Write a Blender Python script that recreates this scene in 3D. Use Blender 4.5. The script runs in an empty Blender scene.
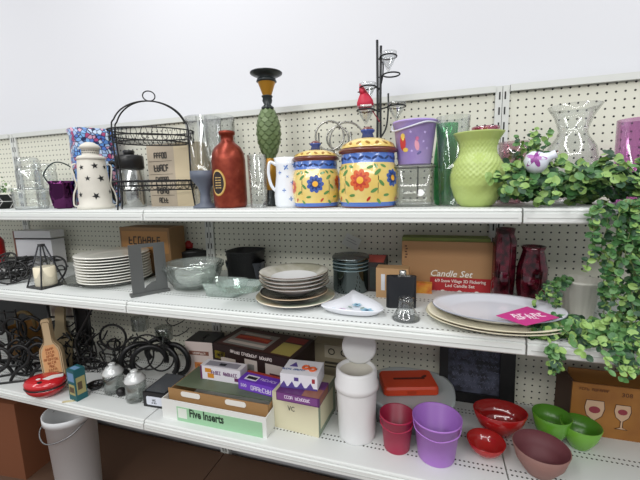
import bpy, bmesh, math, random
from math import sin, cos, pi, radians, atan2, sqrt
from mathutils import Vector, Matrix
S = 0.0254                       # everything below is written in inches
COL = bpy.context.scene.collection
rng = random.Random(7)
# ------------------------------------------------------------------ camera
FPX = 354.148; YAW, PIT, ROL = .3082, .1485, .0247
CAM = Vector((39.2, -56.14, 59.02))
F_ = Vector((-sin(YAW)*cos(PIT), cos(YAW)*cos(PIT), -sin(PIT)))
R_ = Vector((cos(YAW), sin(YAW), 0)); U_ = R_.cross(F_)
R_, U_ = cos(ROL)*R_ - sin(ROL)*U_, sin(ROL)*R_ + cos(ROL)*U_
cd = bpy.data.cameras.new('camera'); cam = bpy.data.objects.new('camera', cd); COL.objects.link(cam)
cd.sensor_width = 36; cd.lens = FPX/640*36; cd.clip_start = .02
mw = Matrix((R_, U_, -F_)).transposed().to_4x4(); mw.translation = CAM*S; cam.matrix_world = mw
bpy.context.scene.camera = cam
def pr(p):
    d = Vector(p)-CAM; z = d.dot(F_); return 320+FPX*d.dot(R_)/z, 240-FPX*d.dot(U_)/z, z
def ray(px, py): return (px-320)/FPX*R_ - (py-240)/FPX*U_ + F_
def onz(px, py, z): d = ray(px, py); return CAM+d*((z-CAM.z)/d.z)
def ony(px, py, y): d = ray(px, py); return CAM+d*((y-CAM.y)/d.y)
def spot(px, Y, z):
    a, b = -120., 140.
    for _ in range(50):
        m = (a+b)/2
        if pr((m, Y, z))[0] < px: a = m
        else: b = m
    return Vector((a, Y, z))
def zat(p, py):
    a, b = 0., 110.
    for _ in range(50):
        m = (a+b)/2
        if pr((p[0], p[1], m))[1] > py: a = m
        else: b = m
    return a
def kr(p):                        # inches per photo pixel of a round thing's width there
    x, y, z = pr(p); return z/FPX/sqrt(1+((x-320)/FPX)**2)
def tocam(p): return atan2(CAM.x-p[0], -(CAM.y-p[1]))
# ------------------------------------------------------------------ materials
def lin(h):
    h = h.lstrip('#'); o = []
    for i in (0, 2, 4):
        c = int(h[i:i+2], 16)/255; o.append(c/12.92 if c <= .04045 else ((c+.055)/1.055)**2.4)
    return (*o, 1)
MC = {}
def P(hexc, rough=.5, metal=0, coat=0, noise=0, nscale=6, hex2=None, bump=0, bscale=30, spec=.5):
    key = (hexc, rough, metal, coat, noise, nscale, hex2, bump, bscale, spec)
    if key in MC: return MC[key]
    m = bpy.data.materials.new('surface_'+hexc); m.use_nodes = True; n = m.node_tree; b = n.nodes['Principled BSDF']
    b.inputs['Base Color'].default_value = lin(hexc); b.inputs['Roughness'].default_value = rough
    b.inputs['Metallic'].default_value = metal; b.inputs['Coat Weight'].default_value = coat
    b.inputs['Specular IOR Level'].default_value = spec
    tc = n.nodes.new('ShaderNodeTexCoord')
    if noise or hex2:
        t = n.nodes.new('ShaderNodeTexNoise'); t.inputs['Scale'].default_value = nscale/S/10; t.inputs['Detail'].default_value = 4
        n.links.new(tc.outputs['Object'], t.inputs['Vector'])
        r = n.nodes.new('ShaderNodeValToRGB'); r.color_ramp.elements[0].position = .38; r.color_ramp.elements[1].position = .62
        c = lin(hexc); r.color_ramp.elements[0].color = c
        r.color_ramp.elements[1].color = lin(hex2) if hex2 else tuple(min(1, x*(1+noise)) for x in c[:3])+(1,)
        n.links.new(t.outputs['Fac'], r.inputs['Fac']); n.links.new(r.outputs['Color'], b.inputs['Base Color'])
    if bump:
        t2 = n.nodes.new('ShaderNodeTexNoise'); t2.inputs['Scale'].default_value = bscale/S/10
        n.links.new(tc.outputs['Object'], t2.inputs['Vector'])
        bp = n.nodes.new('ShaderNodeBump'); bp.inputs['Strength'].default_value = bump; bp.inputs['Distance'].default_value = .002
        n.links.new(t2.outputs['Fac'], bp.inputs['Height']); n.links.new(bp.outputs['Normal'], b.inputs['Normal'])
    MC[key] = m; return m
def G(tint='f4f8f8', base=.07, edge=.6, rough=.03, bump=0, gl='ffffff', bs=14, body=0):
    bump *= .2; rough = max(rough, .05); edge *= .75
    if int(tint[:2], 16) > 220 and int(tint[2:4], 16) > 235: base *= .6; tint = ''.join('%02x' % ((int(tint[i:i+2], 16)+510)//3) for i in (0, 2, 4))
    key = ('g', tint, base, edge, rough, bump, gl, bs, body)
    if key in MC: return MC[key]
    m = bpy.data.materials.new('glass_'+tint); m.use_nodes = True; n = m.node_tree; n.nodes.clear()
    o = n.nodes.new('ShaderNodeOutputMaterial'); mx = n.nodes.new('ShaderNodeMixShader')
    t = n.nodes.new('ShaderNodeBsdfTransparent'); t.inputs[0].default_value = lin(tint)
    g = n.nodes.new('ShaderNodeBsdfGlossy'); g.inputs['Roughness'].default_value = rough; g.inputs[0].default_value = tuple(c*.75 for c in lin(gl)[:3])+(1,)
    lw = n.nodes.new('ShaderNodeLayerWeight'); lw.inputs['Blend'].default_value = .35
    p = n.nodes.new('ShaderNodeMath'); p.operation = 'POWER'; p.inputs[1].default_value = 1.6
    a = n.nodes.new('ShaderNodeMath'); a.operation = 'MULTIPLY_ADD'; a.inputs[1].default_value = edge; a.inputs[2].default_value = base
    n.links.new(lw.outputs['Facing'], p.inputs[0]); n.links.new(p.outputs[0], a.inputs[0]); n.links.new(a.outputs[0], mx.inputs[0])
    if body:
        df = n.nodes.new('ShaderNodeBsdfDiffuse'); df.inputs[0].default_value = lin(gl); m2 = n.nodes.new('ShaderNodeMixShader'); m2.inputs[0].default_value = body
        n.links.new(t.outputs[0], m2.inputs[1]); n.links.new(df.outputs[0], m2.inputs[2]); src = m2.outputs[0]
    else: src = t.outputs[0]
    n.links.new(src, mx.inputs[1]); n.links.new(g.outputs[0], mx.inputs[2]); n.links.new(mx.outputs[0], o.inputs[0])
    tm = n.nodes.new('ShaderNodeMix'); tm.data_type = 'RGBA'; tl = lin(tint); tm.inputs['A'].default_value = tl
    tm.inputs['B'].default_value = tuple(c*.62 for c in tl[:3])+(1,)
    pw = n.nodes.new('ShaderNodeMath'); pw.operation = 'POWER'; pw.inputs[1].default_value = 3.0
    n.links.new(lw.outputs['Facing'], pw.inputs[0]); n.links.new(pw.outputs[0], tm.inputs['Factor']); n.links.new(tm.outputs['Result'], t.inputs[0])
    if bump:
        tc = n.nodes.new('ShaderNodeTexCoord'); v = n.nodes.new('ShaderNodeTexVoronoi'); v.inputs['Scale'].default_value = bs/S/10
        n.links.new(tc.outputs['Object'], v.inputs['Vector'])
        bp = n.nodes.new('ShaderNodeBump'); bp.inputs['Strength'].default_value = bump; bp.inputs['Distance'].default_value = .004
        n.links.new(v.outputs['Distance'], bp.inputs['Height'])
        n.links.new(bp.outputs[0], g.inputs['Normal']); n.links.new(bp.outputs[0], lw.inputs['Normal'])
    MC[key] = m; return m
def pegmat(hexc, hole, px, pz, r, axes='XZ', band=None, y0=0):
    """panel with round punched holes on a grid (object coordinates, inches)"""
    m = bpy.data.materials.new('perforated_'+hexc); m.use_nodes = True; n = m.node_tree; b = n.nodes['Principled BSDF']
    b.inputs['Roughness'].default_value = .55
    tc = n.nodes.new('ShaderNodeTexCoord'); sp = n.nodes.new('ShaderNodeSeparateXYZ'); n.links.new(tc.outputs['Object'], sp.inputs[0])
    def mth(op, a, bb=None, c=None):
        k = n.nodes.new('ShaderNodeMath'); k.operation = op
        for i, v in enumerate((a, bb, c)):
            if v is None: continue
            if isinstance(v, (int, float)): k.inputs[i].default_value = v
            else: n.links.new(v, k.inputs[i])
        return k.outputs[0]
    def cell(out, pitch):
        q = mth('MULTIPLY', out, 1/S/pitch); q = mth('FRACT', mth('ADD', q, 1000.5)); return mth('MULTIPLY', mth('SUBTRACT', q, .5), pitch)
    u = cell(sp.outputs[axes[0]], px); v = cell(sp.outputs[axes[1]], pz)
    d = mth('SQRT', mth('ADD', mth('MULTIPLY', u, u), mth('MULTIPLY', v, v)))
    h = mth('LESS_THAN', d, r)
    if band:       # keep the holes only in double rows every `band` inches
        q = mth('FRACT', mth('ADD', mth('MULTIPLY', mth('SUBTRACT', sp.outputs[axes[1]], y0*S), 1/S/band), 100)); h = mth('MULTIPLY', h, mth('LESS_THAN', q, 2*pz/band))
    mx = n.nodes.new('ShaderNodeMix'); mx.data_type = 'RGBA'; mx.inputs['A'].default_value = lin(hexc); mx.inputs['B'].default_value = lin(hole)
    n.links.new(h, mx.inputs['Factor']); n.links.new(mx.outputs['Result'], b.inputs['Base Color'])
    return m
# ------------------------------------------------------------------ mesh builder
class MB:
    def __init__(s): s.v = []; s.f = []; s.m = []; s.s = []
    def add(s, vs, fs, mi=0, sm=False, M=None):
        o = len(s.v)
        for p in vs:
            p = Vector(p); s.v.append(M @ p if M is not None else p)
        for i, f in enumerate(fs):
            s.f.append([o+k for k in f]); s.m.append(mi[i] if isinstance(mi, list) else mi); s.s.append(sm)
        return s
    def box(s, x0, x1, y0, y1, z0, z1, mi=0, M=None):
        v = [(x, y, z) for x in (x0, x1) for y in (y0, y1) for z in (z0, z1)]
        return s.add(v, [(0, 1, 3, 2), (4, 6, 7, 5), (0, 4, 5, 1), (2, 3, 7, 6), (0, 2, 6, 4), (1, 5, 7, 3)], mi, False, M)
    def lathe(s, prof, seg=36, mi=0, M=None, close=False, sq=None, amp=None, sm=True):
        vs = []; fs = []; ms = []
        n = len(prof)
        for r, z in prof:
            for k in range(seg):
                a = 2*pi*k/seg; rr = r*(amp(a, z) if amp else 1)
                if sq:
                    q = sq; e = (abs(cos(a))**q+abs(sin(a))**q)**(-1/q); rr *= e
                vs.append((rr*cos(a), rr*sin(a), z))
        for i in range(n-1):
            for k in range(seg):
                k2 = (k+1) % seg
                fs.append((i*seg+k, i*seg+k2, (i+1)*seg+k2, (i+1)*seg+k)); ms.append(mi[i] if isinstance(mi, (list, tuple)) else mi)
        return s.add(vs, fs, ms, sm, M)
    def tube(s, pts, r, seg=8, closed=False, mi=0, M=None):
        pts = [Vector(p) for p in pts]; n = len(pts); vs = []; fs = []; up = None
        for i, p in enumerate(pts):
            a = pts[(i-1) % n] if (closed or i) else p; b = pts[(i+1) % n] if (closed or i < n-1) else p
            t = (b-a).normalized() if (b-a).length > 1e-9 else Vector((0, 0, 1))
            if up is None: up = t.orthogonal().normalized()
            else:
                up = up - t*up.dot(t); up = up.normalized() if up.length > 1e-6 else t.orthogonal().normalized()
            w = t.cross(up); rr = r[i] if isinstance(r, (list, tuple)) else r
            for k in range(seg):
                an = 2*pi*k/seg; vs.append(p+up*rr*cos(an)+w*rr*sin(an))
        for i in range(n if closed else n-1):
            j = (i+1) % n
            for k in range(seg):
                k2 = (k+1) % seg; fs.append((i*seg+k, i*seg+k2, j*seg+k2, j*seg+k))
        if not closed:
            fs.append(tuple(range(seg))[::-1]); fs.append(tuple((n-1)*seg+k for k in range(seg)))
        return s.add(vs, fs, mi, True, M)
    def prism(s, ol, z0, z1, mi=0, M=None, sm=False):
        n = len(ol); vs = [(x, y, z0) for x, y in ol]+[(x, y, z1) for x, y in ol]
        fs = [tuple(range(n))[::-1], tuple(range(n, 2*n))]+[(k, (k+1) % n, n+(k+1) % n, n+k) for k in range(n)]
        return s.add(vs, fs, mi, sm, M)
    def wrap(s, prof, ang, zc, ol, mi=0, off=.02, M=None):
        """a painted patch lying on a lathed surface; local -Y is angle -90"""
        def rad(z):
            for (r0, z0), (r1, z1) in zip(prof, prof[1:]):
                if z0 <= z <= z1 and z1 > z0: return r0+(r1-r0)*(z-z0)/(z1-z0)
            return prof[-1][0]
        vs = [(0, 0)]; n = len(ol)
        for t in (.5, 1): vs += [(x*t, y*t) for x, y in ol]
        out = []
        for x, y in vs:
            z = zc+y; r = rad(z)+off; a = ang-pi/2+x/r; out.append((r*cos(a), r*sin(a), z))
        fs = [(0, 1+k, 1+(k+1) % n) for k in range(n)]+[(1+k, 1+n+k, 1+n+(k+1) % n, 1+(k+1) % n) for k in range(n)]
        return s.add(out, fs, mi, True, M)
    def build(s, name, mats, parent=None, loc=None, rz=0, merge=False, norm=True):
        me = bpy.data.meshes.new(name); me.from_pydata([p*S for p in s.v], [], s.f)
        if not isinstance(mats, (list, tuple)): mats = [mats]
        for m in mats: me.materials.append(m)
        me.polygons.foreach_set('material_index', s.m); me.polygons.foreach_set('use_smooth', s.s)
        if norm:
            bm = bmesh.new(); bm.from_mesh(me); bmesh.ops.remove_doubles(bm, verts=bm.verts, dist=2e-6)
            bmesh.ops.recalc_face_normals(bm, faces=bm.faces); bm.to_mesh(me); bm.free()
        me.update()
        o = bpy.data.objects.new(name, me); COL.objects.link(o)
        if parent: o.parent = parent
        if loc is not None: o.location = Vector(loc)*S
        o.rotation_euler.z = rz
        return o
def tag(o, label=None, cat=None, group=None, kind=None):
    if label: o['label'] = label
    if cat: o['category'] = cat
    if group: o['group'] = group
    if kind: o['kind'] = kind
    return o
def thing(name, loc, rz, label, cat, group=None):
    o = bpy.data.objects.new(name, None); COL.objects.link(o); o.empty_display_size = .02
    o.location = Vector(loc)*S; o.rotation_euler.z = rz; return tag(o, label, cat, group)
def copy_tree(o, parent=None):
    c = o.copy(); COL.objects.link(c)
    if parent: c.parent = parent
    for ch in list(o.children): copy_tree(ch, c)
    return c
T = Matrix.Translation
def Rx(a): return Matrix.Rotation(a, 4, 'X')
def Ry(a): return Matrix.Rotation(a, 4, 'Y')
def Rz(a): return Matrix.Rotation(a, 4, 'Z')
def shell(prof, t=.12, bot=None):
    """outer profile from the base centre up, then back down inside"""
    out = list(prof); inn = [(max(r-t, .01), z) for r, z in prof if z >= (bot if bot else t)]
    if inn[0][1] > prof[0][1]+t+1e-6: inn = [(max(inn[0][0], .01), prof[0][1]+t)]+inn
    return [(0, prof[0][1])]+out+[(r, z) for r, z in inn[::-1]]+[(0, inn[0][1])]
def ring(r, z=0, n=32, cx=0, cy=0, ry=None): return [(cx+r*cos(2*pi*k/n), cy+(ry or r)*sin(2*pi*k/n), z) for k in range(n)]
def smooth(pts, n=6):
    pts = [Vector(p) for p in pts]; out = []
    for i in range(len(pts)-1):
        p0 = pts[max(i-1, 0)]; p1 = pts[i]; p2 = pts[i+1]; p3 = pts[min(i+2, len(pts)-1)]
        for k in range(n):
            t = k/n; out.append(.5*((2*p1)+(p2-p0)*t+(2*p0-5*p1+4*p2-p3)*t*t+(3*p1-p0-3*p2+p3)*t**3))
    out.append(pts[-1]); return out
def ell(a, b, n=14, rot=0, cx=0, cy=0):
    return [(cx+a*cos(t)*cos(rot)-b*sin(t)*sin(rot), cy+a*cos(t)*sin(rot)+b*sin(t)*cos(rot)) for t in [2*pi*k/n for k in range(n)]]
def rrect(w, d, r, n=4, cx=0, cy=0):
    o = []
    for (sx, sy, a0) in ((1, 1, 0), (-1, 1, pi/2), (-1, -1, pi), (1, -1, 3*pi/2)):
        for k in range(n+1):
            a = a0+pi/2*k/n; o.append((cx+sx*(w/2-r)+r*cos(a), cy+sy*(d/2-r)+r*sin(a)))
    return o
def star(r, n=5, q=.42, rot=pi/2): return [((r if k % 2 == 0 else r*q)*cos(rot+pi*k/n), (r if k % 2 == 0 else r*q)*sin(rot+pi*k/n)) for k in range(2*n)]
def vprof(px, Y, z0, toppy, prof):
    """profile in photo pixels (half width, height) -> base point and profile in inches"""
    p = spot(px, Y, z0); p = spot(px, Y, (z0+zat(p, toppy))/2); p.z = z0; zt = zat(p, toppy); H = max(h for _, h in prof); k = kr((p.x, Y, (z0+zt)/2))
    return p, [(r*k, h/H*(zt-z0)) for r, h in prof]
READABLE = {'Five Inserts', 'Candle Set', '6/9 Snow Village 3D Flickering', 'Led Candle Set', '308', 'VC', '500'}
def text(s, size, M, mat, parent, name='lettering', sx=1, shear=0, align='CENTER', bold=.012):
    if s not in READABLE:          # print too small or blurred to read in the photo: unreadable letter strokes
        m = MB(); r4 = random.Random(s); n = len(s); cw = size*.55*sx; th = size*(.05+bold); hh = size*.34
        for i, ch in enumerate(s):
            if ch == ' ': continue
            x = (i-n/2+.5)*cw; w2 = cw*.34
            m.prism([(x-w2-th, -hh), (x-w2+th, -hh), (x-w2+th+shear*hh, hh), (x-w2-th+shear*hh, hh)], 0, .02)
            for y in r4.sample((-hh, 0, hh*.95), 2): m.prism([(x-w2, y-th), (x+w2, y-th), (x+w2, y+th), (x-w2, y+th)], 0, .021)
            if r4.random() < .5: m.prism([(x+w2-th, -hh), (x+w2+th, -hh), (x+w2+th, hh*r4.choice((0, 1))+.01), (x+w2-th, hh*.9)], 0, .022)
        m.v = [M @ v for v in m.v]; o = m.build(name, mat, parent); return o
    c = bpy.data.curves.new(name, 'FONT'); c.body = s; c.size = size*S; c.align_x = align; c.align_y = 'CENTER'; c.resolution_u = 2; c.shear = shear; c.offset = bold*size*S
    o = bpy.data.objects.new(name, c); me = bpy.data.meshes.new_from_object(o)
    bpy.data.objects.remove(o); bpy.data.curves.remove(c)
    Ms = M.copy(); Ms.translation = M.translation*S
    me.transform(Ms @ Matrix.Diagonal((sx, 1, 1, 1))); me.materials.clear(); me.materials.append(mat)
    q = bpy.data.objects.new(name, me); COL.objects.link(q); q.parent = parent; return q
FR = Rx(pi/2)                     # text plane -> facing local -Y
def carton_m(w, d, h, lid=True):
    m = MB(); e = .04
    m.box(0, w, 0, d, 0, h)
    return m
def onface(m, dims, face, u0, u1, v0, v1, mi, off=.025):
    w, d, h = dims; t = off
    if face == 'F': m.box(u0*w, u1*w, -t, .01, v0*h, v1*h, mi)
    elif face == 'T': m.box(u0*w, u1*w, v0*d, v1*d, h-.01, h+t, mi)
    elif face == 'R': m.box(w-.01, w+t, u0*d, u1*d, v0*h, v1*h, mi)
    elif face == 'L': m.box(-t, .01, u0*d, u1*d, v0*h, v1*h, mi)
def Fm(x, z, y=-.04): return T((x, y, z)) @ FR
# ------------------------------------------------------------------ setting
sc = bpy.context.scene
def struct(o): o['kind'] = 'structure'; return o
struct(MB().box(-170, 190, 3, 6, 0, 150).build('wall_back', P('dcdde1', .85)))
struct(MB().box(-170, 190, -140, 6, -3, 0).build('floor', P('6b4a38', .4, noise=.2)))
# gondola
Z1, Z2, Z3, ZB = 56.37, 44.24, 26.2, 6.0
D1, D2, D3 = 15.6, 20.1, 19.3
gon = thing('gondola_shelving', (0, 0, 0), 0, 'long off-white pegboard store shelving with three metal shelves of thrifted goods', 'shelving unit')
M_white = P('dfe2df', .35, coat=.1); M_rail = P('cfd1cc', .4); M_dark = P('0c0c0c', .6)
M_peg = pegmat('d6d5c6', '0d0d0c', 1, 1, .13)
M_shelf = pegmat('d9dcda', '33342f', .5, .75, .125, 'XY', 5, -D2-.8)
bays = [(-96, -48), (-48, 0), (0, 48), (48, 96)]
for a, b in bays:
    MB().box(a+.9, b-.9, -.1, .4, 8, 71.1).build('pegboard_panel', M_peg, gon)
    MB().box(a+.92, b-.92, -.75, .5, 71.15, 72).build('top_rail', M_rail, gon)
for x in (-96, -48, 0, 48, 96):
    m = MB().box(x-.88, x+.88, -.45, .7, 0, 71.98)
    for k in range(34):
        for sx in (-.34, .34): m.box(x+sx-.1, x+sx+.1, -.47, -.4, 70.2-2*k, 71.2-2*k, 1)
    m.box(x-.03, x+.03, -.465, -.4, 0, 71.9, 1)
    m.build('upright', [M_rail, P('151515')], gon)
def shelf(a, b, z, d, lip=1.55):
    # profile in (y,z): thin deck with a rolled bead and a price channel along the front lip
    pf = [(-.5, z), (-d+.25, z), (-d+.05, z-.08), (-d, z-.25), (-d+.12, z-.42), (-d-.12, z-.5), (-d-.16, z-lip+.15), (-d-.02, z-lip), (-d+.25, z-lip), (-d+.25, z-.9), (-.5, z-.9)]
    x0, x1 = a+.09, b-.09; n = len(pf); m = MB()
    vs = [(x0, y, q) for y, q in pf]+[(x1, y, q) for y, q in pf]
    m.add(vs, [tuple(range(n)), tuple(range(n, 2*n))[::-1]]+[(k, (k+1) % n, n+(k+1) % n, n+k) for k in range(n)], [1, 1, 0]+[1]*(n-1))
    o = m.build('shelf', [M_shelf, M_white], gon)
    MB().box(x0+.3, x1-.3, -d-.19, -d-.1, z-1.0, z-.94).build('price_channel', P('b9bcb8', .4), o)
    return o
for z, d in ((Z1, D1), (Z2, D2), (Z3, D3)):
    for a, b in bays: shelf(a, b, z, d)
for a, b in bays:
    MB().box(a+.1, b-.1, -21, -.5, ZB-1, ZB).box(a+.1, b-.1, -20, -19.5, 0, ZB-1).build('base_deck', P('5b4334', .6), gon)
# ------------------------------------------------------------------ light
def area(loc, rot, sx, sy, pw, col=(1, 1, 1)):
    l = bpy.data.lights.new('ceiling_tube', 'AREA'); l.shape = 'RECTANGLE'; l.size = sx; l.size_y = sy; l.energy = pw; l.color = col
    o = bpy.data.objects.new('ceiling_tube', l); COL.objects.link(o); o.location = loc; o.rotation_euler = rot; return o
for x in (-2.2, 0.1, 2.4):
    area((x, -1.5, 3.1), (radians(14), 0, 0), .3, 2.4, 25)
area((.6, -3.6, 3.0), (radians(38), 0, 0), 5.0, .35, 58, (1, .99, .97))
w = bpy.data.worlds.new('store_light'); sc.world = w; w.use_nodes = True
w.node_tree.nodes['Background'].inputs[0].default_value = (.93, .96, 1, 1); w.node_tree.nodes['Background'].inputs[1].default_value = .40
sc.view_settings.view_transform = 'Standard'; sc.view_settings.look = 'None'; sc.view_settings.gamma = 1; sc.view_settings.use_curve_mapping = False
sc.view_settings.exposure = .13
sc.cycles.transparent_max_bounces = 40; sc.cycles.max_bounces = 8
# ================================================================== TOP SHELF
CLEAR = G(); CUT = G('f8fafa', .12, .6, .08, .7)
def vessel(name, label, cat, px, Y, z0, toppy, prof, mat, t=.12, seg=36, amp=None, sq=None, group=None, rz=None):
    p, pf = vprof(px, Y, z0, toppy, prof)
    o = MB().lathe(shell(pf, t), seg, 0, amp=amp, sq=sq).build(name, mat, None, p, tocam(p) if rz is None else rz)
    return tag(o, label, cat, group), p, pf
def leafmesh(m, c, nrm, up, r, mi, asp=1.0):
    n = nrm.normalized(); a = up-n*up.dot(n); a = a.normalized() if a.length > 1e-4 else n.orthogonal().normalized(); b = n.cross(a)
    ol = [(-1, 0), (-.55, .62), (.1, .8), (.7, .55), (1.1, 0), (.7, -.55), (.1, -.8), (-.55, -.62)]
    vs = [c-n*r*.16]+[c+a*r*x+b*r*y*asp+n*r*.12*abs(y) for x, y in ol]
    m.add(vs, [(0, 1+k, 1+(k+1) % 8) for k in range(8)], mi, False)
def vine(ml, ms, p, d, L, g=.04, step=.42, lr=.36, wob=.25, lim=None, nl=2, mats=4):
    p = Vector(p); d = Vector(d).normalized(); pts = [p.copy()]; s = 0
    while s < L:
        d = (d+Vector((rng.gauss(0, wob*.5), rng.gauss(0, wob*.5), rng.gauss(0, wob*.4)-g))).normalized(); p = p+d*step; s += step
        if lim: p = lim(p)
        pts.append(p.copy())
        tip = 1-.45*s/L
        for q in range(nl):
            an = Vector((rng.gauss(0, 1), rng.gauss(0, 1)-.5, rng.gauss(0, .8))).normalized()
            nr = (Vector((rng.gauss(0, .5), -.9+rng.gauss(0, .5), .8+rng.gauss(0, .5)))).normalized()
            r = lr*rng.uniform(.65, 1.15)*(.6+.4*tip)
            mi = rng.choice((0, 0, 1, 1, 2, 3)) if s < L*.75 else rng.choice((1, 2, 2, 3))
            leafmesh(ml, p+an*r*.9, nr, an, r, mi)
    ms.tube(pts, .045, 5)
GREENS = [P('3f6d3b', .45), P('5a854b', .45), P('8cad60', .45), P('2d4e34', .5)]
# -- small wired white-flowered plant at the left end
p = spot(4, -9, Z1); t = thing('potted_plant', p, 0, 'small white-flowered plant in dark pot and white wire, far left of top shelf', 'plant')
m = MB(); m.lathe(shell([(1.1, 0), (1.6, 2.6), (1.7, 2.7)], .12), 20).build('pot', P('161816', .5), t)
w_ = MB()
for k in range(6):
    a = k*pi/3; w_.tube([(1.75*cos(a), 1.75*sin(a), .1), (1.95*cos(a+.5), 1.95*sin(a+.5), 1.4), (1.8*cos(a), 1.8*sin(a), 2.7)], .05, 5)
w_.tube(ring(1.95, 1.4, 20), .05, 5, True).build('wire_holder', P('e8e8e4', .4), t)
ml = MB()
for k in range(110):
    c = Vector((rng.gauss(0, 1.2), rng.gauss(0, 1), 3.1+abs(rng.gauss(0, .9))))
    leafmesh(ml, c, Vector((rng.gauss(0, 1), -1, rng.gauss(.5, 1))), Vector((rng.gauss(0, 1), 0, 1)), rng.uniform(.18, .3), rng.choice((0, 1, 1, 2)))
ml.build('foliage', [P('49703f'), P('e9ece0'), P('7c9a5e')], t)
# -- glass jars at the left
def glassjar(px, Y, z0, toppy, prof, label, lidlab=None, amp=None, lidc=None):
    p, pf = vprof(px, Y, z0, toppy, prof); n = len(pf)-3
    t = thing('glass_jar', p, tocam(p), label, 'jar', None)
    MB().lathe(shell(pf[:n], .12), 32, amp=amp).build('body', G('f6fafa', .16, .65, .08, 0), t)
    lo = pf[n:]; MB().lathe([(0, lo[0][1])]+lo+[(0, lo[-1][1])], 32).build('lid', lidc or G('f2f6f6', .25, .6, .15), t)
    return t, p, pf
glassjar(31, -11, Z1, 187, [(16, 0), (18, 2), (19, 14), (19, 16), (21, 16.2), (21, 19), (3, 20)], 'low wide faceted glass canister with pale lid, under the clear glass jar', amp=lambda a, z: 1+.02*cos(12*a))
glassjar(29, -11, Z1+3.4, 158, [(11, 0), (14, 2), (14, 17), (12, 20), (13, 20.2), (13, 26), (11, 29)], 'clear glass jar with wide glass lid stacked on the low canister')
glassjar(47, -5, Z1, 163, [(11, 0), (12, 2), (12, 28), (11, 30), (12, 31), (12, 35), (2, 36)], 'tall plain glass jar standing behind the purple glass basket')
# -- purple basket
p, pf = vprof(63, -10, Z1, 181, [(7, 0), (11, 3), (13, 14), (12, 22), (14, 26)])
t = thing('glass_basket', p, tocam(p), 'deep purple glass basket with a dark looped handle beside the star lantern', 'basket')
MB().lathe(shell(pf, .12), 32, amp=lambda a, z: 1+.04*cos(8*a)).build('bowl', G('7a1f72', .3, .4, .08, .5, 'b060a8'), t)
h = pf[-1][1]; r = pf[-1][0]
MB().tube(smooth([(-r, 0, h), (-r*1.15, 0, h+1.2), (-r*.6, 0, h+2.8), (.1, 0, h+3.2), (r*.8, 0, h+2.4), (r*1.1, 0, h+1), (r, 0, h)]), .11, 8).build('handle', P('17302c', .2, coat=.5), t)
# -- mosaic vase behind the lantern
p, pf = vprof(96, -4.5, Z1, 131, [(24, 0), (24, 4), (22, 70), (24, 76)])
def mosaic():
    m = bpy.data.materials.new('mosaic_glaze'); m.use_nodes = True; n = m.node_tree; b = n.nodes['Principled BSDF']; b.inputs['Roughness'].default_value = .35
    tc = n.nodes.new('ShaderNodeTexCoord'); v = n.nodes.new('ShaderNodeTexVoronoi'); e = n.nodes.new('ShaderNodeTexVoronoi'); e.feature = 'DISTANCE_TO_EDGE'
    for k in (v, e): k.inputs['Scale'].default_value = 62; n.links.new(tc.outputs['Object'], k.inputs['Vector'])
    r = n.nodes.new('ShaderNodeValToRGB'); r.color_ramp.interpolation = 'CONSTANT'
    cs = ['5f93d8', 'a9c4ea', 'd7a3bd', '5a7fcf', 'c9dcf2', 'b44a78', '7fb2e6']
    r.color_ramp.elements[0].color = lin(cs[0]); r.color_ramp.elements[1].position = 1/7; r.color_ramp.elements[1].color = lin(cs[1])
    for i in range(2, 7): q = r.color_ramp.elements.new(i/7); q.color = lin(cs[i])
    s = n.nodes.new('ShaderNodeSeparateColor'); n.links.new(v.outputs['Color'], s.inputs[0]); n.links.new(s.outputs[0], r.inputs['Fac'])
    l = n.nodes.new('ShaderNodeMath'); l.operation = 'LESS_THAN'; l.inputs[1].default_value = .07; n.links.new(e.outputs['Distance'], l.inputs[0])
    mx = n.nodes.new('ShaderNodeMix'); mx.data_type = 'RGBA'; mx.inputs['B'].default_value = lin('1c2550')
    n.links.new(l.outputs[0], mx.inputs['Factor']); n.links.new(r.outputs['Color'], mx.inputs['A']); n.links.new(mx.outputs['Result'], b.inputs['Base Color'])
    return m
tag(MB().lathe(shell(pf, .2), 40, sq=3).build('mosaic_bin', mosaic(), None, p, tocam(p)+.2), 'tall bin covered in blue and pink mosaic pattern, behind the star lantern', 'bin')
# -- star lantern
p, pf = vprof(94, -11.5, Z1, 160, [(19.5, 0), (19.5, 3), (17, 5), (17.3, 12), (14.5, 44), (14, 45)])
t = thing('star_lantern', p, tocam(p), 'cream metal candle lantern with cut-out stars and wavy side handles', 'lantern')
cream = P('cfcbc0', .45, noise=.12, nscale=3)
o = MB().lathe(shell(pf, .1), 40).build('body', cream, t)
for a, z, r, q in ((-.75, .84, .33, .2), (-.35, .62, .33, 0), (.18, .87, .4, .1), (.5, .62, .45, .3), (.05, .27, .45, .5), (.95, .85, .3, .1), (-.95, .3, .35, .1), (1.1, .35, .3, 0)):
    MB().wrap(pf, a, pf[-1][1]*z, star(r*1.35, rot=pi/2+q), 0, .03).build('star_cutout', P('17181a', .7), o)
k = pf[-2][0]/14; h = pf[-1][1]
MB().lathe([(pf[-1][0]*1.02, h), (15*k, h+.1), (13*k, h+.55), (9*k, h+.7), (8.5*k, h+.8), (8.5*k, h+1.7), (11*k, h+1.8), (9*k, h+2.3), (4*k, h+2.75), (0, h+2.8)], 36).build('lid', cream, t)
m = MB()
for i in range(26):
    for j in range(2): a = 2*pi*i/26+j*.12; m.wrap([(8.6*k, h+.8), (8.6*k, h+1.7)], a, h+1.05+j*.35, ell(.09, .09, 8), 0, .02)
m.build('vent_holes', P('26241f'), t)
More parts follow.
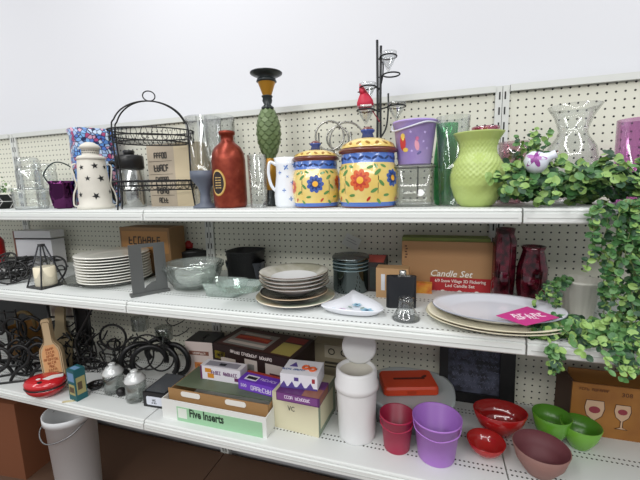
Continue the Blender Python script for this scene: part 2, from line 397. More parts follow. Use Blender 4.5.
for sx in (-1, 1):
    MB().tube(smooth([(sx*15*k, 0, h-.6), (sx*19*k, 0, h-1), (sx*18*k, 0, h-2.6), (sx*16.6*k, 0, h-4), (sx*20*k, 0, h-5.4), (sx*21*k, 0, .8), (sx*18*k, 0, .5)]), .12, 8).build('handle', cream, t)
# -- two-tier wire basket
p0 = spot(159, -10.5, Z1); K = kr(p0+Vector((0, 0, 5)))
t = thing('wire_stand', p0, tocam(p0)-.1, 'black wire two-tier oval basket stand with a ring finial on top', 'stand')
bw = P('1b1b1d', .45, metal=.3)
rx = 43*K; H = zat(p0, 91)-Z1; zt1 = zat(p0, 131)-Z1; zt0 = zat(p0, 143)-Z1; zb1 = zat(p0, 181)-Z1; zb0 = zat(p0, 190)-Z1
arch = zat(p0, 101)-Z1
for nm, za, zb, r in (('upper_basket', zt0, zt1, rx*1.0), ('lower_basket', zb0, zb1, rx*1.0)):
    m = MB(); ry = r*.62
    for z, q in ((za, .86), ((za+zb)/2, .93), (zb, 1)): m.tube(ring(r*q, z, 40, ry=ry*q), .1, 6, True)
    for kx in range(-4, 5):
        x = kx*r*.18; yy = ry*.86*sqrt(max(0, 1-(x/(r*.86))**2)); m.tube([(x, -yy, za), (x, yy, za)], .045, 5)
    for yk in (-.4, 0, .4): xx = r*.86*sqrt(1-yk*yk); m.tube([(-xx, yk*ry*.86, za), (xx, yk*ry*.86, za)], .045, 5)
    for k in range(26):          # little wire loops round the rim
        a = 2*pi*k/26; c = Vector((r*.97*cos(a), ry*.97*sin(a), (za+zb)/2+.1)); tx = Vector((-sin(a)*1, cos(a)*.62, 0)).normalized()
        m.tube([c+tx*(.42*cos(b))+Vector((0, 0, .5*(zb-za)*sin(b))) for b in [2*pi*j/12 for j in range(12)]], .05, 4, True)
    m.build(nm, bw, t)
for sy in (-1, 1):
    pts = [(-rx*.9, sy*1.6, 0), (-rx*.84, sy*1.4, zb1), (-rx*.86, sy*1.2, zt1)]
    pts += [(-rx*.84*cos(b), sy*1.2*cos(b)**2, zt1+(arch-zt1)*sin(b)) for b in [pi*j/10 for j in range(1, 10)]]
    pts += [(rx*.86, sy*1.2, zt1), (rx*.84, sy*1.4, zb1), (rx*.9, sy*1.6, 0)]
    MB().tube(smooth(pts, 3), .11, 8).build('frame', bw, t)
MB().tube([(6*K*cos(b), 0, (arch+H)/2+(H-arch)/2*sin(b)) for b in [2*pi*j/24 for j in range(24)]], .09, 7, True).build('finial_ring', bw, t)
# -- french press behind it
p, pf = vprof(132, -6.5, Z1, 163, [(13, 0), (13.5, 1), (13.5, 40)])
t = thing('coffee_press', p, tocam(p), 'steel and black coffee press standing behind the wire stand', 'coffee press')
MB().lathe([(0, 0)]+pf+[(0, pf[-1][1])], 36).build('body', P('b9bbb8', .18, metal=.9, bump=.1), t)
k = kr(p); h = pf[-1][1]
MB().lathe([(13.6*k, h-1.0), (14.4*k, h-.9), (14.4*k, h+1.0), (13.4*k, h+1.25), (2*k, h+1.3), (0, h+1.3)], 36).build('lid', P('151516', .35), t)
MB().lathe([(0, h+1.25), (5*k, h+1.3), (5.5*k, h+1.5), (6*k, h+1.9), (5.5*k, h+2.1), (0, h+2.15)], 20).build('plunger', P('1a1a1b', .3), t)
MB().tube(smooth([(-13*k, 0, h-.4), (-19*k, 0, h-.2), (-19*k, 0, 2), (-13*k, 0, .9)]), .3, 8).build('handle', P('151516', .35), t)
# -- printed cream box behind the stand
a = ony(146, 145, -5.5); b = ony(196, 145, -5.5); wd = (b-a).length; hh = a.z-Z1
t = thing('printed_box', (a.x, -5.5, Z1), 0, 'tall cream box printed with dark block lettering, behind the wire stand', 'box')
MB().box(0, wd*.55, 0, 3.6, 0, hh).box(wd*.55, wd, 0, 3.6, 0, hh, 1).build('carton', [P('b9ab97', .7), P('cfbf9f', .7)], t)
for i, (s_, z, sz) in enumerate((('FRESH', .82, 1.3), ('GIANT', .62, 1.5), ('COFFEE', .44, 1.1), ('MUGS', .26, 1.5), ('HOME', .1, 1.2))):
    text(s_, sz, Fm(wd*.275, hh*z), P('3c3833'), t, sx=.74, bold=.03)
m = MB()
for z in (.73, .52, .35, .18): m.box(.25, wd*.5, -.03, .01, hh*z-.03, hh*z+.03)
m.build('printed_rule', P('3c3833'), t)
# -- tall clear cylinders
vessel('glass_cylinder', 'tall wide clear glass cylinder vase behind the grey pedestal', 'vase', 206, -5.5, Z1, 118, [(14, 0), (15, 2), (18, 88)], G('f6f9f9', .12, .7, .05, .25))
vessel('glass_cylinder', 'clear glass cylinder vase directly behind the bronze bottle', 'vase', 222, -3.2, Z1, 117, [(13, 0), (13.5, 2), (15, 88)], G('f8fbfb', .08, .6, .05))
# -- grey candle pedestal
p, pf = vprof(205, -11, Z1, 171, [(13, 0), (13, 2), (6, 5), (5, 14), (7, 20), (12, 26), (14, 29), (14, 35)])
t = thing('candle_pedestal', p, 0, 'slate grey turned candle pedestal left of the bronze bottle', 'candle holder')
MB().lathe([(0, 0)]+pf+[(0, pf[-1][1])], 32).build('stand', P('59606e', .5), t)
# -- bronze bottle
p, pf = vprof(229, -10.5, Z1, 131, [(15, 0), (16.6, 2), (17, 8), (17, 46), (16, 53), (13, 59), (8, 63), (6.5, 65), (6.5, 70), (8.2, 71), (8.2, 74), (6, 74.5)])
t = thing('bronze_bottle', p, tocam(p), 'coppery red metallic bottle vase with a black and gold oval label', 'bottle')
o = MB().lathe(shell(pf, .12), 40).build('body', P('7a2c1c', .34, metal=.6, hex2='8c3a27', nscale=9, bump=.1), t)
H = pf[-1][1]
m = MB().wrap(pf, -.75, H*.33, ell(1.25, 1.85, 28), 0, .02).wrap(pf, -.75, H*.33, ell(1.12, 1.7, 28), 1, .035).wrap(pf, -.75, H*.33, ell(1.0, 1.55, 28), 2, .05)
for i in range(5): m.wrap(pf, -.72, H*.33+.7-.35*i, [(-.5, -.06), (.5, -.06), (.5, .06), (-.5, .06)], 1, .065)
m.build('oval_label', [P('c79a4e', .35, metal=.4), P('d9b772', .4), P('231a1a', .5)], o)
# -- pineapple candlestick
p = spot(272, -7, Z1); k = kr(p+Vector((0, 0, 8)))
t = thing('candlestick', p, tocam(p), 'tall candlestick with green artichoke body, gold cone and dark dish top', 'candlestick')
z_ = lambda py: zat(p, py)-Z1
dk = P('242b2c', .35, metal=.2); gd = P('a9791f', .35, metal=.4)
MB().lathe([(0, 0), (9*k, 0), (9*k, .4), (6*k, .8), (5*k, z_(195)), (4*k, z_(190))], 28).build('base', dk, t)
MB().lathe([(4*k, z_(190)), (7*k, z_(185)), (6*k, z_(168)), (4.5*k, z_(158))], 28).build('lower_cone', gd, t)
pf = [(3.5*k, z_(160)), (7*k, z_(154)), (10.5*k, z_(142)), (11.3*k, z_(134)), (10.6*k, z_(124)), (8*k, z_(115)), (5.5*k, z_(110))]
g = MB().lathe(pf, 28).build('artichoke', P('55683c', .45, noise=.3), t)
m = MB(); zz0, zz1 = pf[0][1], pf[-1][1]
def rad(z):
    for (r0, a), (r1, b) in zip(pf, pf[1:]):
        if a <= z <= b: return r0+(r1-r0)*(z-a)/(b-a)
    return pf[-1][0]
for i in range(11):
    z = zz0+(zz1-zz0)*(i+.3)/11.5
    for j in range(10):
        a_ = 2*pi*(j+.5*(i % 2))/10; r_ = rad(z); r2 = rad(min(z+.85, zz1)); wd_ = r_*.34; ca, sa = cos(a_), sin(a_)
        c0 = Vector((r_*ca, r_*sa, z)); tp = Vector(((r2+.2)*ca, (r2+.2)*sa, z+.85)); tn = Vector((-sa, ca, 0))
        md = Vector(((rad(z+.4)+.14)*ca, (rad(z+.4)+.14)*sa, z+.4))
        m.add([c0-tn*wd_*.6, c0+tn*wd_*.6, md+tn*wd_, tp, md-tn*wd_, c0+Vector((ca, sa, 0))*.12], [(0, 5, 4), (5, 1, 2), (5, 2, 3), (5, 3, 4)], (i+j) % 2, False)
m.build('scales', [P('61744a', .5), P('6f8257', .5)], g, norm=False)
MB().lathe([(5.5*k, z_(110)), (6.2*k, z_(109)), (6.2*k, z_(107.5)), (3.4*k, z_(105)), (5*k, z_(101)), (4.5*k, z_(98)), (5.5*k, z_(97)), (5.4*k, z_(96))], 28).build('neck', dk, t)
MB().lathe([(4*k, z_(97)), (4.5*k, z_(95)), (8.5*k, z_(83)), (8.8*k, z_(82))], 28).build('upper_cone', gd, t)
MB().lathe([(8*k, z_(83)), (10*k, z_(82)), (9*k, z_(79)), (6*k, z_(78)), (12*k, z_(76)), (15.6*k, z_(74)), (15.8*k, z_(73)), (11*k, z_(74)), (0, z_(75))], 36).build('dish', dk, t)
# -- cut tumbler
vessel('tumbler', 'clear cut-glass tumbler in front of the artichoke candlestick', 'glass', 258, -11.5, Z1, 155, [(8, 0), (8.5, 2), (9.8, 50)], G('f3f7f7', .14, .7, .06, .6))
# -- floral pitcher
p, pf = vprof(289, -10.5, Z1, 158, [(13, 0), (14.5, 3), (15, 12), (12.5, 32), (12.5, 40), (14.5, 48)])
t = thing('pitcher', p, tocam(p), 'white china pitcher with blue flower sprigs, left of the yellow canisters', 'pitcher')
wh = P('e9edf2', .2, coat=.6)
o = MB().lathe(shell(pf, .14), 36).build('body', wh, t)
m = MB(); H = pf[-1][1]
for a_, z, s_ in ((-.2, .8, .5), (.45, .85, .45), (.25, .5, .35), (-.35, .35, .35), (.7, .45, .4), (.1, .18, .4), (-.75, .7, .35), (.85, .15, .4), (-.1, .62, .25)):
    for j in range(4):
        rr = j*pi/2+z*9; m.wrap(pf, a_, H*z, ell(s_*.42, s_*.2, 8, rr, s_*.4*cos(rr), s_*.4*sin(rr)), j % 2, .02)
m.build('painted_sprigs', [P('4a70b8', .3), P('8ea9d6', .3)], o)
r = pf[-2][0]
MB().tube(smooth([(-r*.9, 0, H*.85), (-r*1.45, 0, H*.92), (-r*1.6, 0, H*.7), (-r*1.4, 0, H*.45), (-r*1.0, 0, H*.32)]), [.22]*25, 8).build('handle', wh, t)
# -- yellow painted canisters
def canister(px, Y, topk, toplid, rimpy, hw, label, centre):
    p = spot(px, Y, Z1); H = zat(p, rimpy)-Z1; k = kr(p+Vector((0, 0, 4)))*hw/30.
    t = thing('canister', p, tocam(p), label, 'canister', None)
    R = lambda q: q*k
    pf = [(R(26), 0), (R(27.5), H*.03), (R(28), H*.10), (R(29.5), H*.22), (R(30), H*.45), (R(28.8), H*.64), (R(26.5), H*.76), (R(26.5), H*.92), (R(26), H*.93), (R(29), H*.95), (R(29.4), H*.985), (R(28.6), H)]
    yel, blu, brn = P('e9d283', .22, coat=.7, hex2='e4c467', nscale=3), P('4b74c4', .25, coat=.6), P('6f3526', .3, coat=.6)
    full = shell(pf, .2); mi = [brn, blu, yel, yel, yel, yel, yel, blu, brn, brn, brn, brn]
    idx = [1, 1, 2, 0, 0, 0, 0, 2, 1, 1, 1, 1]; idx = idx[:len(pf)]+[1]*(len(full)-len(pf))
    b = MB().lathe(full, 44, [1, 1, 2]+[0]*4+[2]+[1]*(len(full)-8)).build('body', [yel, brn, blu], t)
    cols = [P('d8622c', .3, coat=.5), P('3d5bab', .3, coat=.5), P('5d8f4b', .3, coat=.5), P('c03a24', .3, coat=.5), P('f0b030', .3, coat=.5), P('20366e', .3, coat=.5), P('3a4a26', .4)]
    m = MB(); s_ = k*30/3.6*1.55
    def flower(a, z, r, c, n=9):
        m.wrap(pf, a, H*z, [(r*(.78+.22*abs(cos(n*b/2)))*cos(b), r*(.78+.22*abs(cos(n*b/2)))*sin(b)) for b in [2*pi*j/54 for j in range(54)]], c, .02)
        m.wrap(pf, a, H*z, [(r*.72*(.8+.2*cos(n*b))*cos(b), r*.72*(.8+.2*cos(n*b))*sin(b)) for b in [2*pi*j/40 for j in range(40)]], 3 if c == 0 else 5, .03)
        m.wrap(pf, a, H*z, ell(r*.32, r*.32, 12), 4, .04)
    def leaf(a, z, l, ro, c=2): m.wrap(pf, a, H*z, ell(l, l*.42, 12, ro), c, .02)
    flower(centre[0], .47, .82*s_, centre[1]); flower(centre[0]-1.15, .42, .62*s_, centre[2]); flower(centre[0]+1.15, .5, .66*s_, centre[2]); flower(centre[0]+2.3, .45, .8*s_, 1); flower(centre[0]-2.4, .5, .8*s_, 0)
    for j in range(5):
        a0 = centre[0]+(-2.3+1.15*j)+.57
        leaf(a0-.25, .68, .26*s_, .3); leaf(a0+.22, .7, .24*s_, -.4); leaf(a0-.3, .16, .22*s_, .9, 3); leaf(a0+.05, .12, .24*s_, -.9)
        leaf(a0, .6, .32*s_, .7); leaf(a0+.12, .42, .3*s_, -.8); leaf(a0-.12, .3, .3*s_, .5); leaf(a0-.05, .7, .2*s_, 2.2); leaf(a0+.3, .22, .25*s_, .1)
        m.wrap(pf, a0, H*.5, [(-.03, -1.1*s_), (.03, -1.1*s_), (.1, 0), (.03, 1.0*s_), (-.03, 1.0*s_), (.04, 0)], 6, .015)
    for j in range(26): m.wrap(pf, j*2*pi/26, H*.84, ell(.26*s_, .09*s_, 8, .5 if j % 2 else -.4), 5, .02)
    m.build('painted_flowers', cols, b, norm=False)
    z2 = zat(p, toplid)-Z1; lp = [(R(27), H), (R(27.5), H+.12), (R(25), H+(z2-H)*.45), (R(16), H+(z2-H)*.85), (R(6), z2)]
    l = MB().lathe([(0, H)]+lp+[(0, z2)], 40, [1, 1]+[0]*4).build('lid', [yel, brn], t)
    m = MB()
    for j in range(18): m.wrap(lp, j*2*pi/18, H+(z2-H)*.42, ell(.2*s_, .1*s_, 8, .5 if j % 2 else -.5), 0, .03)
    m.build('painted_dashes', P('9a6a1c', .4), l)
    zk = zat(p, topk)-Z1
    MB().lathe([(0, z2-.02), (R(6.5), z2), (R(5), z2+(zk-z2)*.4), (R(7), z2+(zk-z2)*.55), (R(7), z2+(zk-z2)*.72), (R(3), zk), (0, zk)], 24, [0, 0, 0, 0, 1, 1]).build('knob', [P('2e4690', .25, coat=.5), brn], l)
canister(317, -10.5, 141, 150, 158, 24, 'smaller yellow painted canister with a blue centre flower', (-.05, 1, 0))
canister(368, -11.0, 127, 138, 150, 30, 'larger yellow painted canister with an orange centre flower and blue knob', (-.25, 0, 1))
# -- chrome ring rack behind canisters
p = spot(336, -4, Z1); k = kr(p+Vector((0, 0, 6)))
t = thing('ring_rack', p, tocam(p), 'brushed metal stand of curved rings behind the two yellow canisters', 'rack')
cr = P('a9a8a2', .25, metal=.9)
for cx, top, r, dy in ((-5, 121, 14, 0), (12, 122, 17, .5), (3, 126, 11, 1)):
    z1_ = zat(p, top)-Z1
    MB().tube([(cx*k+r*k*cos(b), dy, z1_-r*k+r*k*sin(b)) for b in [2*pi*j/30 for j in range(30)]], .15, 7, True).build('ring', cr, t)
for x in (-16, 16): MB().tube([(x*k, .3, 0), (x*k, .3, zat(p, 132)-Z1)], .14, 7).build('post', cr, t)
MB().box(-20*k, 20*k, -.6, 1.6, 0, .3).build('base', cr, t)
# -- candle tree
p = spot(379, -5, Z1); k = kr(p+Vector((0, 0, 9)))
t = thing('candle_tree', p, tocam(p), 'tall black metal candle tree with hoops behind the larger yellow canister', 'candle holder')
z_ = lambda py: zat(p, py)-Z1
bk = P('222426', .4, metal=.4)
for dx, tp in ((-1.5, 40), (1.5, 46)): MB().tube(smooth([(dx*k*2, 0, .2), (dx*k*1.2, .1, z_(150)), (dx*k*.9, 0, z_(100)), (dx*k*1.2, 0, z_(tp))]), .17, 8).build('stem', bk, t)
MB().lathe([(0, 0), (14*k, 0), (14*k, .25), (0, .35)], 30).build('base', bk, t)
cups = [(-11, 87, 8, 1), (12, 76, 8, 0), (-13, 110, 9, 1), (17, 108, 9, 1), (9, 58, 8, 1)]
for cx, py, r, _ in cups:
    z = z_(py); o = MB().tube(ring(r*k, z, 24, cx=cx*k, cy=-.2), .1, 6, True).tube([(0, 0, z-.2), ((cx-(r if cx > 0 else -r))*k, -.2, z)], .1, 6).build('hoop', bk, t)
MB().tube(smooth([(0, 0, z_(140)), (7*k, 0, z_(128)), (9*k, 0, z_(110)), (9*k, 0, z_(94))]), .12, 7).build('twig', bk, t)
MB().tube(smooth([(0, 0, z_(90)), (3*k, 0, z_(80)), (4*k, 0, z_(68)), (3.5*k, 0, z_(62))]), .1, 7).build('twig', bk, t)
def onT(x, z): return Vector(p)+Rz(tocam(p)) @ Vector((x, -.2, z))
lab = ['small clear votive cup in the upper left hoop of the candle tree', None, 'pointed clear votive cup under the red bird on the candle tree', 'clear votive cup in the right lower hoop of the candle tree', 'clear pointed votive cup at the very top of the candle tree']
for (cx, py, r, on), L in zip(cups, lab):
    if not on: continue
    q = onT(cx*k, z_(py)); r_ = r*k*.93
    tag(MB().lathe([(0, -1.9), (.12, -1.85), (r_*.45, -1.2), (r_*.95, -.2), (r_*1.03, .1), (r_*1.1, .5), (r_*1.02, .5), (r_*.9, .05), (r_*.4, -1.1), (0, -1.6)], 24).build('votive_cup', G('f4f7f8', .16, .6, .05), None, q), L, 'votive')
# red bird ornament
q = onT(-13*k, z_(109)); t = thing('bird_ornament', q, tocam(q), 'red bird ornament with crest perched on the candle tree', 'ornament')
bm_ = MB().lathe([(0, 0), (.75, .05), (1.15, .5), (1.1, 1.1), (.75, 1.8), (.4, 2.4), (0, 2.7)], 20, 0, Matrix.Diagonal((1, .75, 1, 1)) @ Ry(-.12)); bm_.build('body', P('c01c3c', .5), t)
MB().lathe([(0, -.6), (.42, -.35), (.5, 0), (.35, .4), (.12, .9), (0, 1.15)], 16, 0, T((-.45, -.1, 2.4)) @ Ry(-.35)).build('head', P('c01c3c', .5), t)
MB().lathe([(0, 0), (.16, .05), (0, .45)], 10, 0, T((-.75, -.3, 2.3)) @ Ry(-1.7)).build('beak', P('5a2228', .5), t)
m = MB().box(-.75, .75, -.86, -.8, .25, .5)
m.build('base_band', P('e7d9d3', .5), t)
MB().prism([(0, -.22), (2.2, -.1), (2.3, .1), (0, .22)], -.06, .06, 0, T((.7, 0, .1)) @ Ry(1.0)).build('tail', P('8c1830', .5), t)
# small curled grey tag
# -- clear box glass with purple pail on top
p, pf = vprof(414, -10, Z1, 165, [(18, 0), (19.5, 2), (19.5, 40)])
z_top = pf[-1][1]
t = thing('glass_canister', p, tocam(p), 'clear square glass canister with a round white tag, under the purple pail', 'canister')
MB().lathe(shell(pf, .14), 40, sq=5).build('body', G('f0f4f2', .13, .6, .06, .15), t)
MB().tube([(x*1.0, y*1.0, z_top-.25) for x, y in [(pf[-1][0]*1.03*cos(b)*(abs(cos(b))**5+abs(sin(b))**5)**(-.2), pf[-1][0]*1.03*sin(b)*(abs(cos(b))**5+abs(sin(b))**5)**(-.2)) for b in [2*pi*j/40 for j in range(40)]]], .09, 6, True).build('wire_band', P('9a9c98', .3, metal=.8), t)
MB().box(.35, .5, -pf[-1][0]*1.0-.12, -pf[-1][0]-.02, 1.5, z_top-.3).build('clasp', P('5a5c58', .3, metal=.8), t)
MB().prism(ell(.42, .42, 18), 0, .06, 0, T((.75, -pf[-1][0]-.06, 1.7)) @ Rx(pi/2)).build('tag', P('f4f4f2', .6), t)
p2 = Vector((p.x, p.y, Z1+z_top)); k = kr(p2); h = zat(p2, 122)-p2.z
t = thing('toy_pail', p2, tocam(p2), 'lavender plastic pail with small stickers and pale bail handle on the glass canister', 'pail')
pf = [(16*k, 0), (16.5*k, .1), (21*k, h-.25), (22.3*k, h-.2), (22.3*k, h)]
b = MB().lathe(shell(pf, .1), 40).build('body', P('a892d6', .4, hex2='b7a2de', nscale=4), t)
m = MB()
m.wrap(pf, -.65, h*.5, ell(.42, .95, 14), 0, .02).wrap(pf, -.62, h*.5+.1, ell(.3, .35, 12, 0, 0, .6), 1, .03).wrap(pf, -.5, h*.33, ell(.35, .25, 12), 1, .03)
m.wrap(pf, .12, h*.42, ell(.26, .62, 14, .2), 2, .02).wrap(pf, .12, h*.5, ell(.2, .22, 12, 0, 0, .35), 3, .03).wrap(pf, .25, h*.25, ell(.3, .14, 10, .6), 4, .03)
for a_, z in ((-.2, .72), (.5, .7), (.7, .35), (-.15, .3), (.45, .5)): m.wrap(pf, a_, h*z, star(.2), 5, .02)
m.build('stickers', [P('c8403c'), P('e6c45a'), P('e3a0b4'), P('c46c94'), P('6f6aa0'), P('cbb8ee')], b)
MB().tube(smooth([(-22*k, 0, h-.3), (-21*k, -1.2, h-1.1), (-6*k, -2.5, h-.9), (10*k, -2.6, h-.45), (21.5*k, -.6, h-.3)]), .1, 7).build('handle', P('d9dbe6', .35), t)
# -- green glass vase and clear cylinder
vessel('glass_vase', 'emerald green glass vase between the purple pail and the lime vase', 'vase', 446, -7.5, Z1, 124, [(9, 0), (12, 6), (13, 30), (12, 50), (10, 68), (11, 82)], G('86dca0', .16, .5, .06, 1.2, '8fe0aa', 5, .22))
vessel('glass_cylinder', 'clear glass cylinder beside the green vase, left of the lime vase', 'vase', 452, -10.5, Z1, 117, [(11, 0), (12, 2), (17, 88)], G('f5f9f8', .1, .7, .05, .12))
# -- lime vase
p, pf = vprof(477, -11.5, Z1, 133, [(15, 0), (18, 2), (22, 8), (27, 22), (27.5, 32), (25, 44), (19, 54), (18.5, 60), (20, 66), (24, 72), (26, 75)])
def dimple():
    m = bpy.data.materials.new('lime_dimpled'); m.use_nodes = True; n = m.node_tree; b = n.nodes['Principled BSDF']; b.inputs['Base Color'].default_value = lin('b4c775'); b.inputs['Roughness'].default_value = .35
    return m
def amp(a, z): return 1+.028*(1 if 3.2 < z < 7.2 else .35 if z <= 3.2 else 0)*cos(28*a)*cos(z*11)
pp = [pf[0]]
for a_, b_ in zip(pf, pf[1:]):
    n_ = max(1, int((b_[1]-a_[1])/.12))
    for j in range(1, n_+1): pp.append((a_[0]+(b_[0]-a_[0])*j/n_, a_[1]+(b_[1]-a_[1])*j/n_))
sp_ = [pp[0]]+[((pp[i-1][0]+pp[i][0]*2+pp[i+1][0])/4, pp[i][1]) for i in range(1, len(pp)-1)]+[pp[-1]]
inn = [(r-.15, z) for r, z in pf if z > .3]
tag(MB().lathe([(0, 0)]+sp_+inn[::-1]+[(0, inn[0][1])], 120, amp=lambda a, z: amp(a, z)).build('lime_vase', dimple(), None, p, tocam(p)), 'lime green frosted vase with diamond quilted belly and flared rim', 'vase')
vessel('pink_dish', 'bright pink glass seen over the rim behind the lime vase', 'dish', 484, -6.5, Z1, 127, [(6, 0), (7, 4), (8, 60), (14, 76), (14, 78)], G('e878a4', .3, .4))
# -- pale pink ribbed hurricane
vessel('hurricane_glass', 'pale pink ribbed glass hurricane behind the ivy near the pegboard post', 'candle holder', 512, -5, Z1, 142, [(9, 0), (15, 10), (16, 30), (14, 48), (15, 62)], G('f4e6ea', .12, .6, .05), amp=lambda a, z: 1+.03*cos(20*a))
# -- white and purple mug lying in the ivy
p = spot(537, -13.5, Z1+5); p.z = zat(p, 162); k = kr(p)*.92
t = thing('bud_vase', p, 0, 'white round-bellied vase with a purple flower lying tilted on top of the ivy', 'vase')
Mx = Rz(tocam(p)) @ Ry(1.15)
bp = [(0, -14*k), (8*k, -13*k), (14*k, -7*k), (15*k, 0), (12*k, 7*k), (6.5*k, 12*k), (5*k, 16*k), (5.5*k, 22*k)]
MB().lathe(bp+[(4.5*k, 22*k), (4*k, 14*k), (0, 12*k)], 32, 0, Mx).build('body', P('dfe3ef', .25, coat=.5), t)
m = MB()
for j in range(5): m.wrap(bp[1:], -.9, 0, ell(.55, .22, 10, j*1.25, .45*cos(j*1.25), .45*sin(j*1.25)), j % 2, .03, Mx @ Rz(.6))
m.build('painted_flower', [P('8c3f8e', .4), P('b26fb4', .4)], t)
# -- big clear vase
vessel('flared_vase', 'large clear glass ginger vase with flared neck standing behind the ivy', 'vase', 571, -5.5, Z1, 106, [(12, 0), (16, 4), (24, 22), (28, 44), (25, 58), (17, 68), (15, 74), (20, 88), (28, 99)], G('f8faf9', .07, .75, .02))
vessel('tinted_vase', 'lilac pink glass cylinder vase at the right end of the top shelf', 'vase', 634, -7, Z1, 119, [(19, 0), (20, 2), (22, 80)], G('f2d4ef', .1, .5, .05, .2))
# -- ivy on the top shelf
t = thing('ivy_garland', (0, 0, 0), 0, 'bushy green artificial eucalyptus garland spread over the right of the top shelf', 'plant')
ml, ms = MB(), MB()
def lim1(q):
    if q.y > -D1-.3 and q.z < Z1+.3: q.z = Z1+.3+rng.random()*.2
    return q
for i in range(84):
    X = 46+17*(i+.5)/84; Y = rng.uniform(-14, -6); z = Z1+rng.uniform(.6, 2.4)
    vine(ml, ms, (X, Y, z), (rng.gauss(0, .6), -.5+rng.gauss(0, .4), rng.uniform(.7, 1.6)), rng.uniform(3.0, 5.6), .12, lim=lim1, lr=.56)
for i in range(8):
    q = spot(527+rng.uniform(-2, 6), -8.5, Z1+2); vine(ml, ms, q, (rng.gauss(-.05, .3), rng.gauss(0, .15), 1), rng.uniform(4.6, 6.8), .0, lr=.46, wob=.12)
ml.build('foliage', GREENS, t, norm=False); ms.build('stems', P('6a7a48'), t)
# ================================================================== trailing greenery on the right
def lim2(q):
    if q.y > -D1-.6 and q.z < Z1+.2 and q.z > Z1-2: q.y = -D1-.6
    return q
t = thing('trailing_ivy', (0, 0, 0), 0, 'long green artificial vine trailing off the right end of the top shelf', 'plant')
ml, ms = MB(), MB()
for i in range(24):
    q = spot(rng.uniform(600, 668), -16.4, Z1+.8); q.y = -16.4+rng.uniform(-.8, .3); px_ = pr(q)[0]
    L = rng.uniform(5, 8) if px_ < 614 else rng.uniform(9, 15.5)
    vine(ml, ms, q, (rng.gauss(0, .25), -.15, -.6), L, .3, lr=.4, wob=.38, nl=2)
for i in range(0):
    q = spot(545+rng.uniform(-3, 6), -16.0, Z1-.2)
    vine(ml, ms, q, (rng.gauss(0, .1), -.05, -1), rng.uniform(5, 9), .3, lr=.34, wob=.2, nl=2)
ml.build('foliage', GREENS, t, norm=False); ms.build('stems', P('6a7a48'), t)
# potted ivy on the second shelf
def lim3(q):
    if q.y > -D2-.5 and q.z < Z2+.3: q.z = Z2+.3+rng.random()*.15
    if q.y <= -D2-.5 and q.z < Z2-.2: q.y = min(q.y, -D2-.7)
    return q
p, pf = vprof(579, -11.5, Z2, 279, [(14, 0), (15, 2), (21, 42), (22.5, 43), (22.5, 46)])
t = thing('potted_ivy', p, 0, 'white ribbed pot of green ivy spilling over the right edge of the second shelf', 'plant')
MB().lathe(shell(pf, .15), 72, amp=lambda a, z: 1+.02*cos(18*a)).build('pot', P('d5d3c8', .4), t)
ml, ms = MB(), MB()
for i in range(62):
    q = spot(rng.uniform(545, 655), rng.uniform(-18.8, -15.5), Z2+.8)
    vine(ml, ms, q-p, (rng.gauss(0, .6), -.5, rng.uniform(.0, .5)), rng.uniform(2.0, 4.2), .16, lr=.48, lim=lambda v: lim3(v+p)-p)
for i in range(7):
    q = spot(rng.uniform(600, 648), -20.6, Z2+.6); vine(ml, ms, q-p, (rng.gauss(0, .3), -.5, -.1), rng.uniform(1.5, 3.2), .3, lr=.36, lim=lambda v: lim3(v+p)-p)
for i in range(5):
    q = spot(rng.uniform(548, 560), -20.8, Z2+.2); vine(ml, ms, q-p, (rng.gauss(0, .2), -.3, -.6), rng.uniform(1.2, 2.6), .3, lr=.4, lim=lambda v: lim3(v+p)-p)
for i in range(6):
    q = Vector((p.x-1.5+rng.gauss(0, .5), p.y-1, Z2+pf[-1][1])); vine(ml, ms, q-p, (-.8, -.6, .4), rng.uniform(3, 5), .2, lr=.34)
ml.build('foliage', GREENS, t, norm=False); ms.build('stems', P('6a7a48'), t)
# ================================================================== SECOND SHELF
# red item far left
p, pf = vprof(-3, -6, Z2, 236, [(8, 0), (9, 2), (9, 20), (5, 24)])
tag(MB().lathe(shell(pf, .1), 28).build('red_jar', P('a81e22', .3, coat=.4), None, p), 'small red jar cut off by the left edge on the second shelf', 'jar')
# white framed tray
a = ony(14, 231, -5.5); b = ony(44, 228, -5.5)
t = thing('white_bin', (a.x, -5.5, Z2), .12, 'small white two-part bin with a wooden end, behind the iron trivets', 'bin')
W_ = b.x-a.x; h = a.z-Z2
MB().box(0, W_, 0, 3, 0, h*.75).build('body', P('d7d6da', .5), t)
MB().box(-.05, W_+.1, -.1, 3.1, h*.8, h).build('lid', P('dcdbdd', .5), t)
MB().box(-.3, 0, -.12, 3.1, 0, h).build('end_panel', P('7a4a3a', .5), t)
# iron trivets and grates: dark heap
iron = P('101011', .45); iron2 = P('1e1c1b', .5)
def scrolltrivet(label, px, py, r, z0, mat, rz, tilt=0):
    p = onz(px, py, z0); t = thing('iron_trivet', p, rz, label, 'trivet', 'iron trivets')
    M = Rx(tilt)
    MB().tube(ring(r, 0, 30), .16, 6, True, M=M).build('rim', mat, t)
    m = MB()
    for k in range(4):
        a = k*pi/2; m.tube([M @ Vector((r*.5*cos(a)+(r*.42-.09*j)*cos(a+j*.6), r*.5*sin(a)+(r*.42-.09*j)*sin(a+j*.6), 0)) for j in range(int(r*.42/.09))], .12, 6)
    m.tube([(-r, 0, 0), (r, 0, 0)], .12, 6, M=M).tube([(0, -r, 0), (0, r, 0)], .12, 6, M=M).build('scrollwork', mat, t)
    for k in range(3):
        a = 2*pi*k/3+.3; MB().tube([M @ Vector((r*cos(a), r*sin(a), 0)), M @ Vector((r*cos(a), r*sin(a), -.45))], .12, 6).build('foot', mat, t)
scrolltrivet('black iron scroll trivet at the far left front of the second shelf', 6, 276, 2.6, Z2+.6, iron, .2)
scrolltrivet('black iron trivet touching the glass pyramid lantern', 30, 272, 2.5, Z2+.6, iron2, .8)
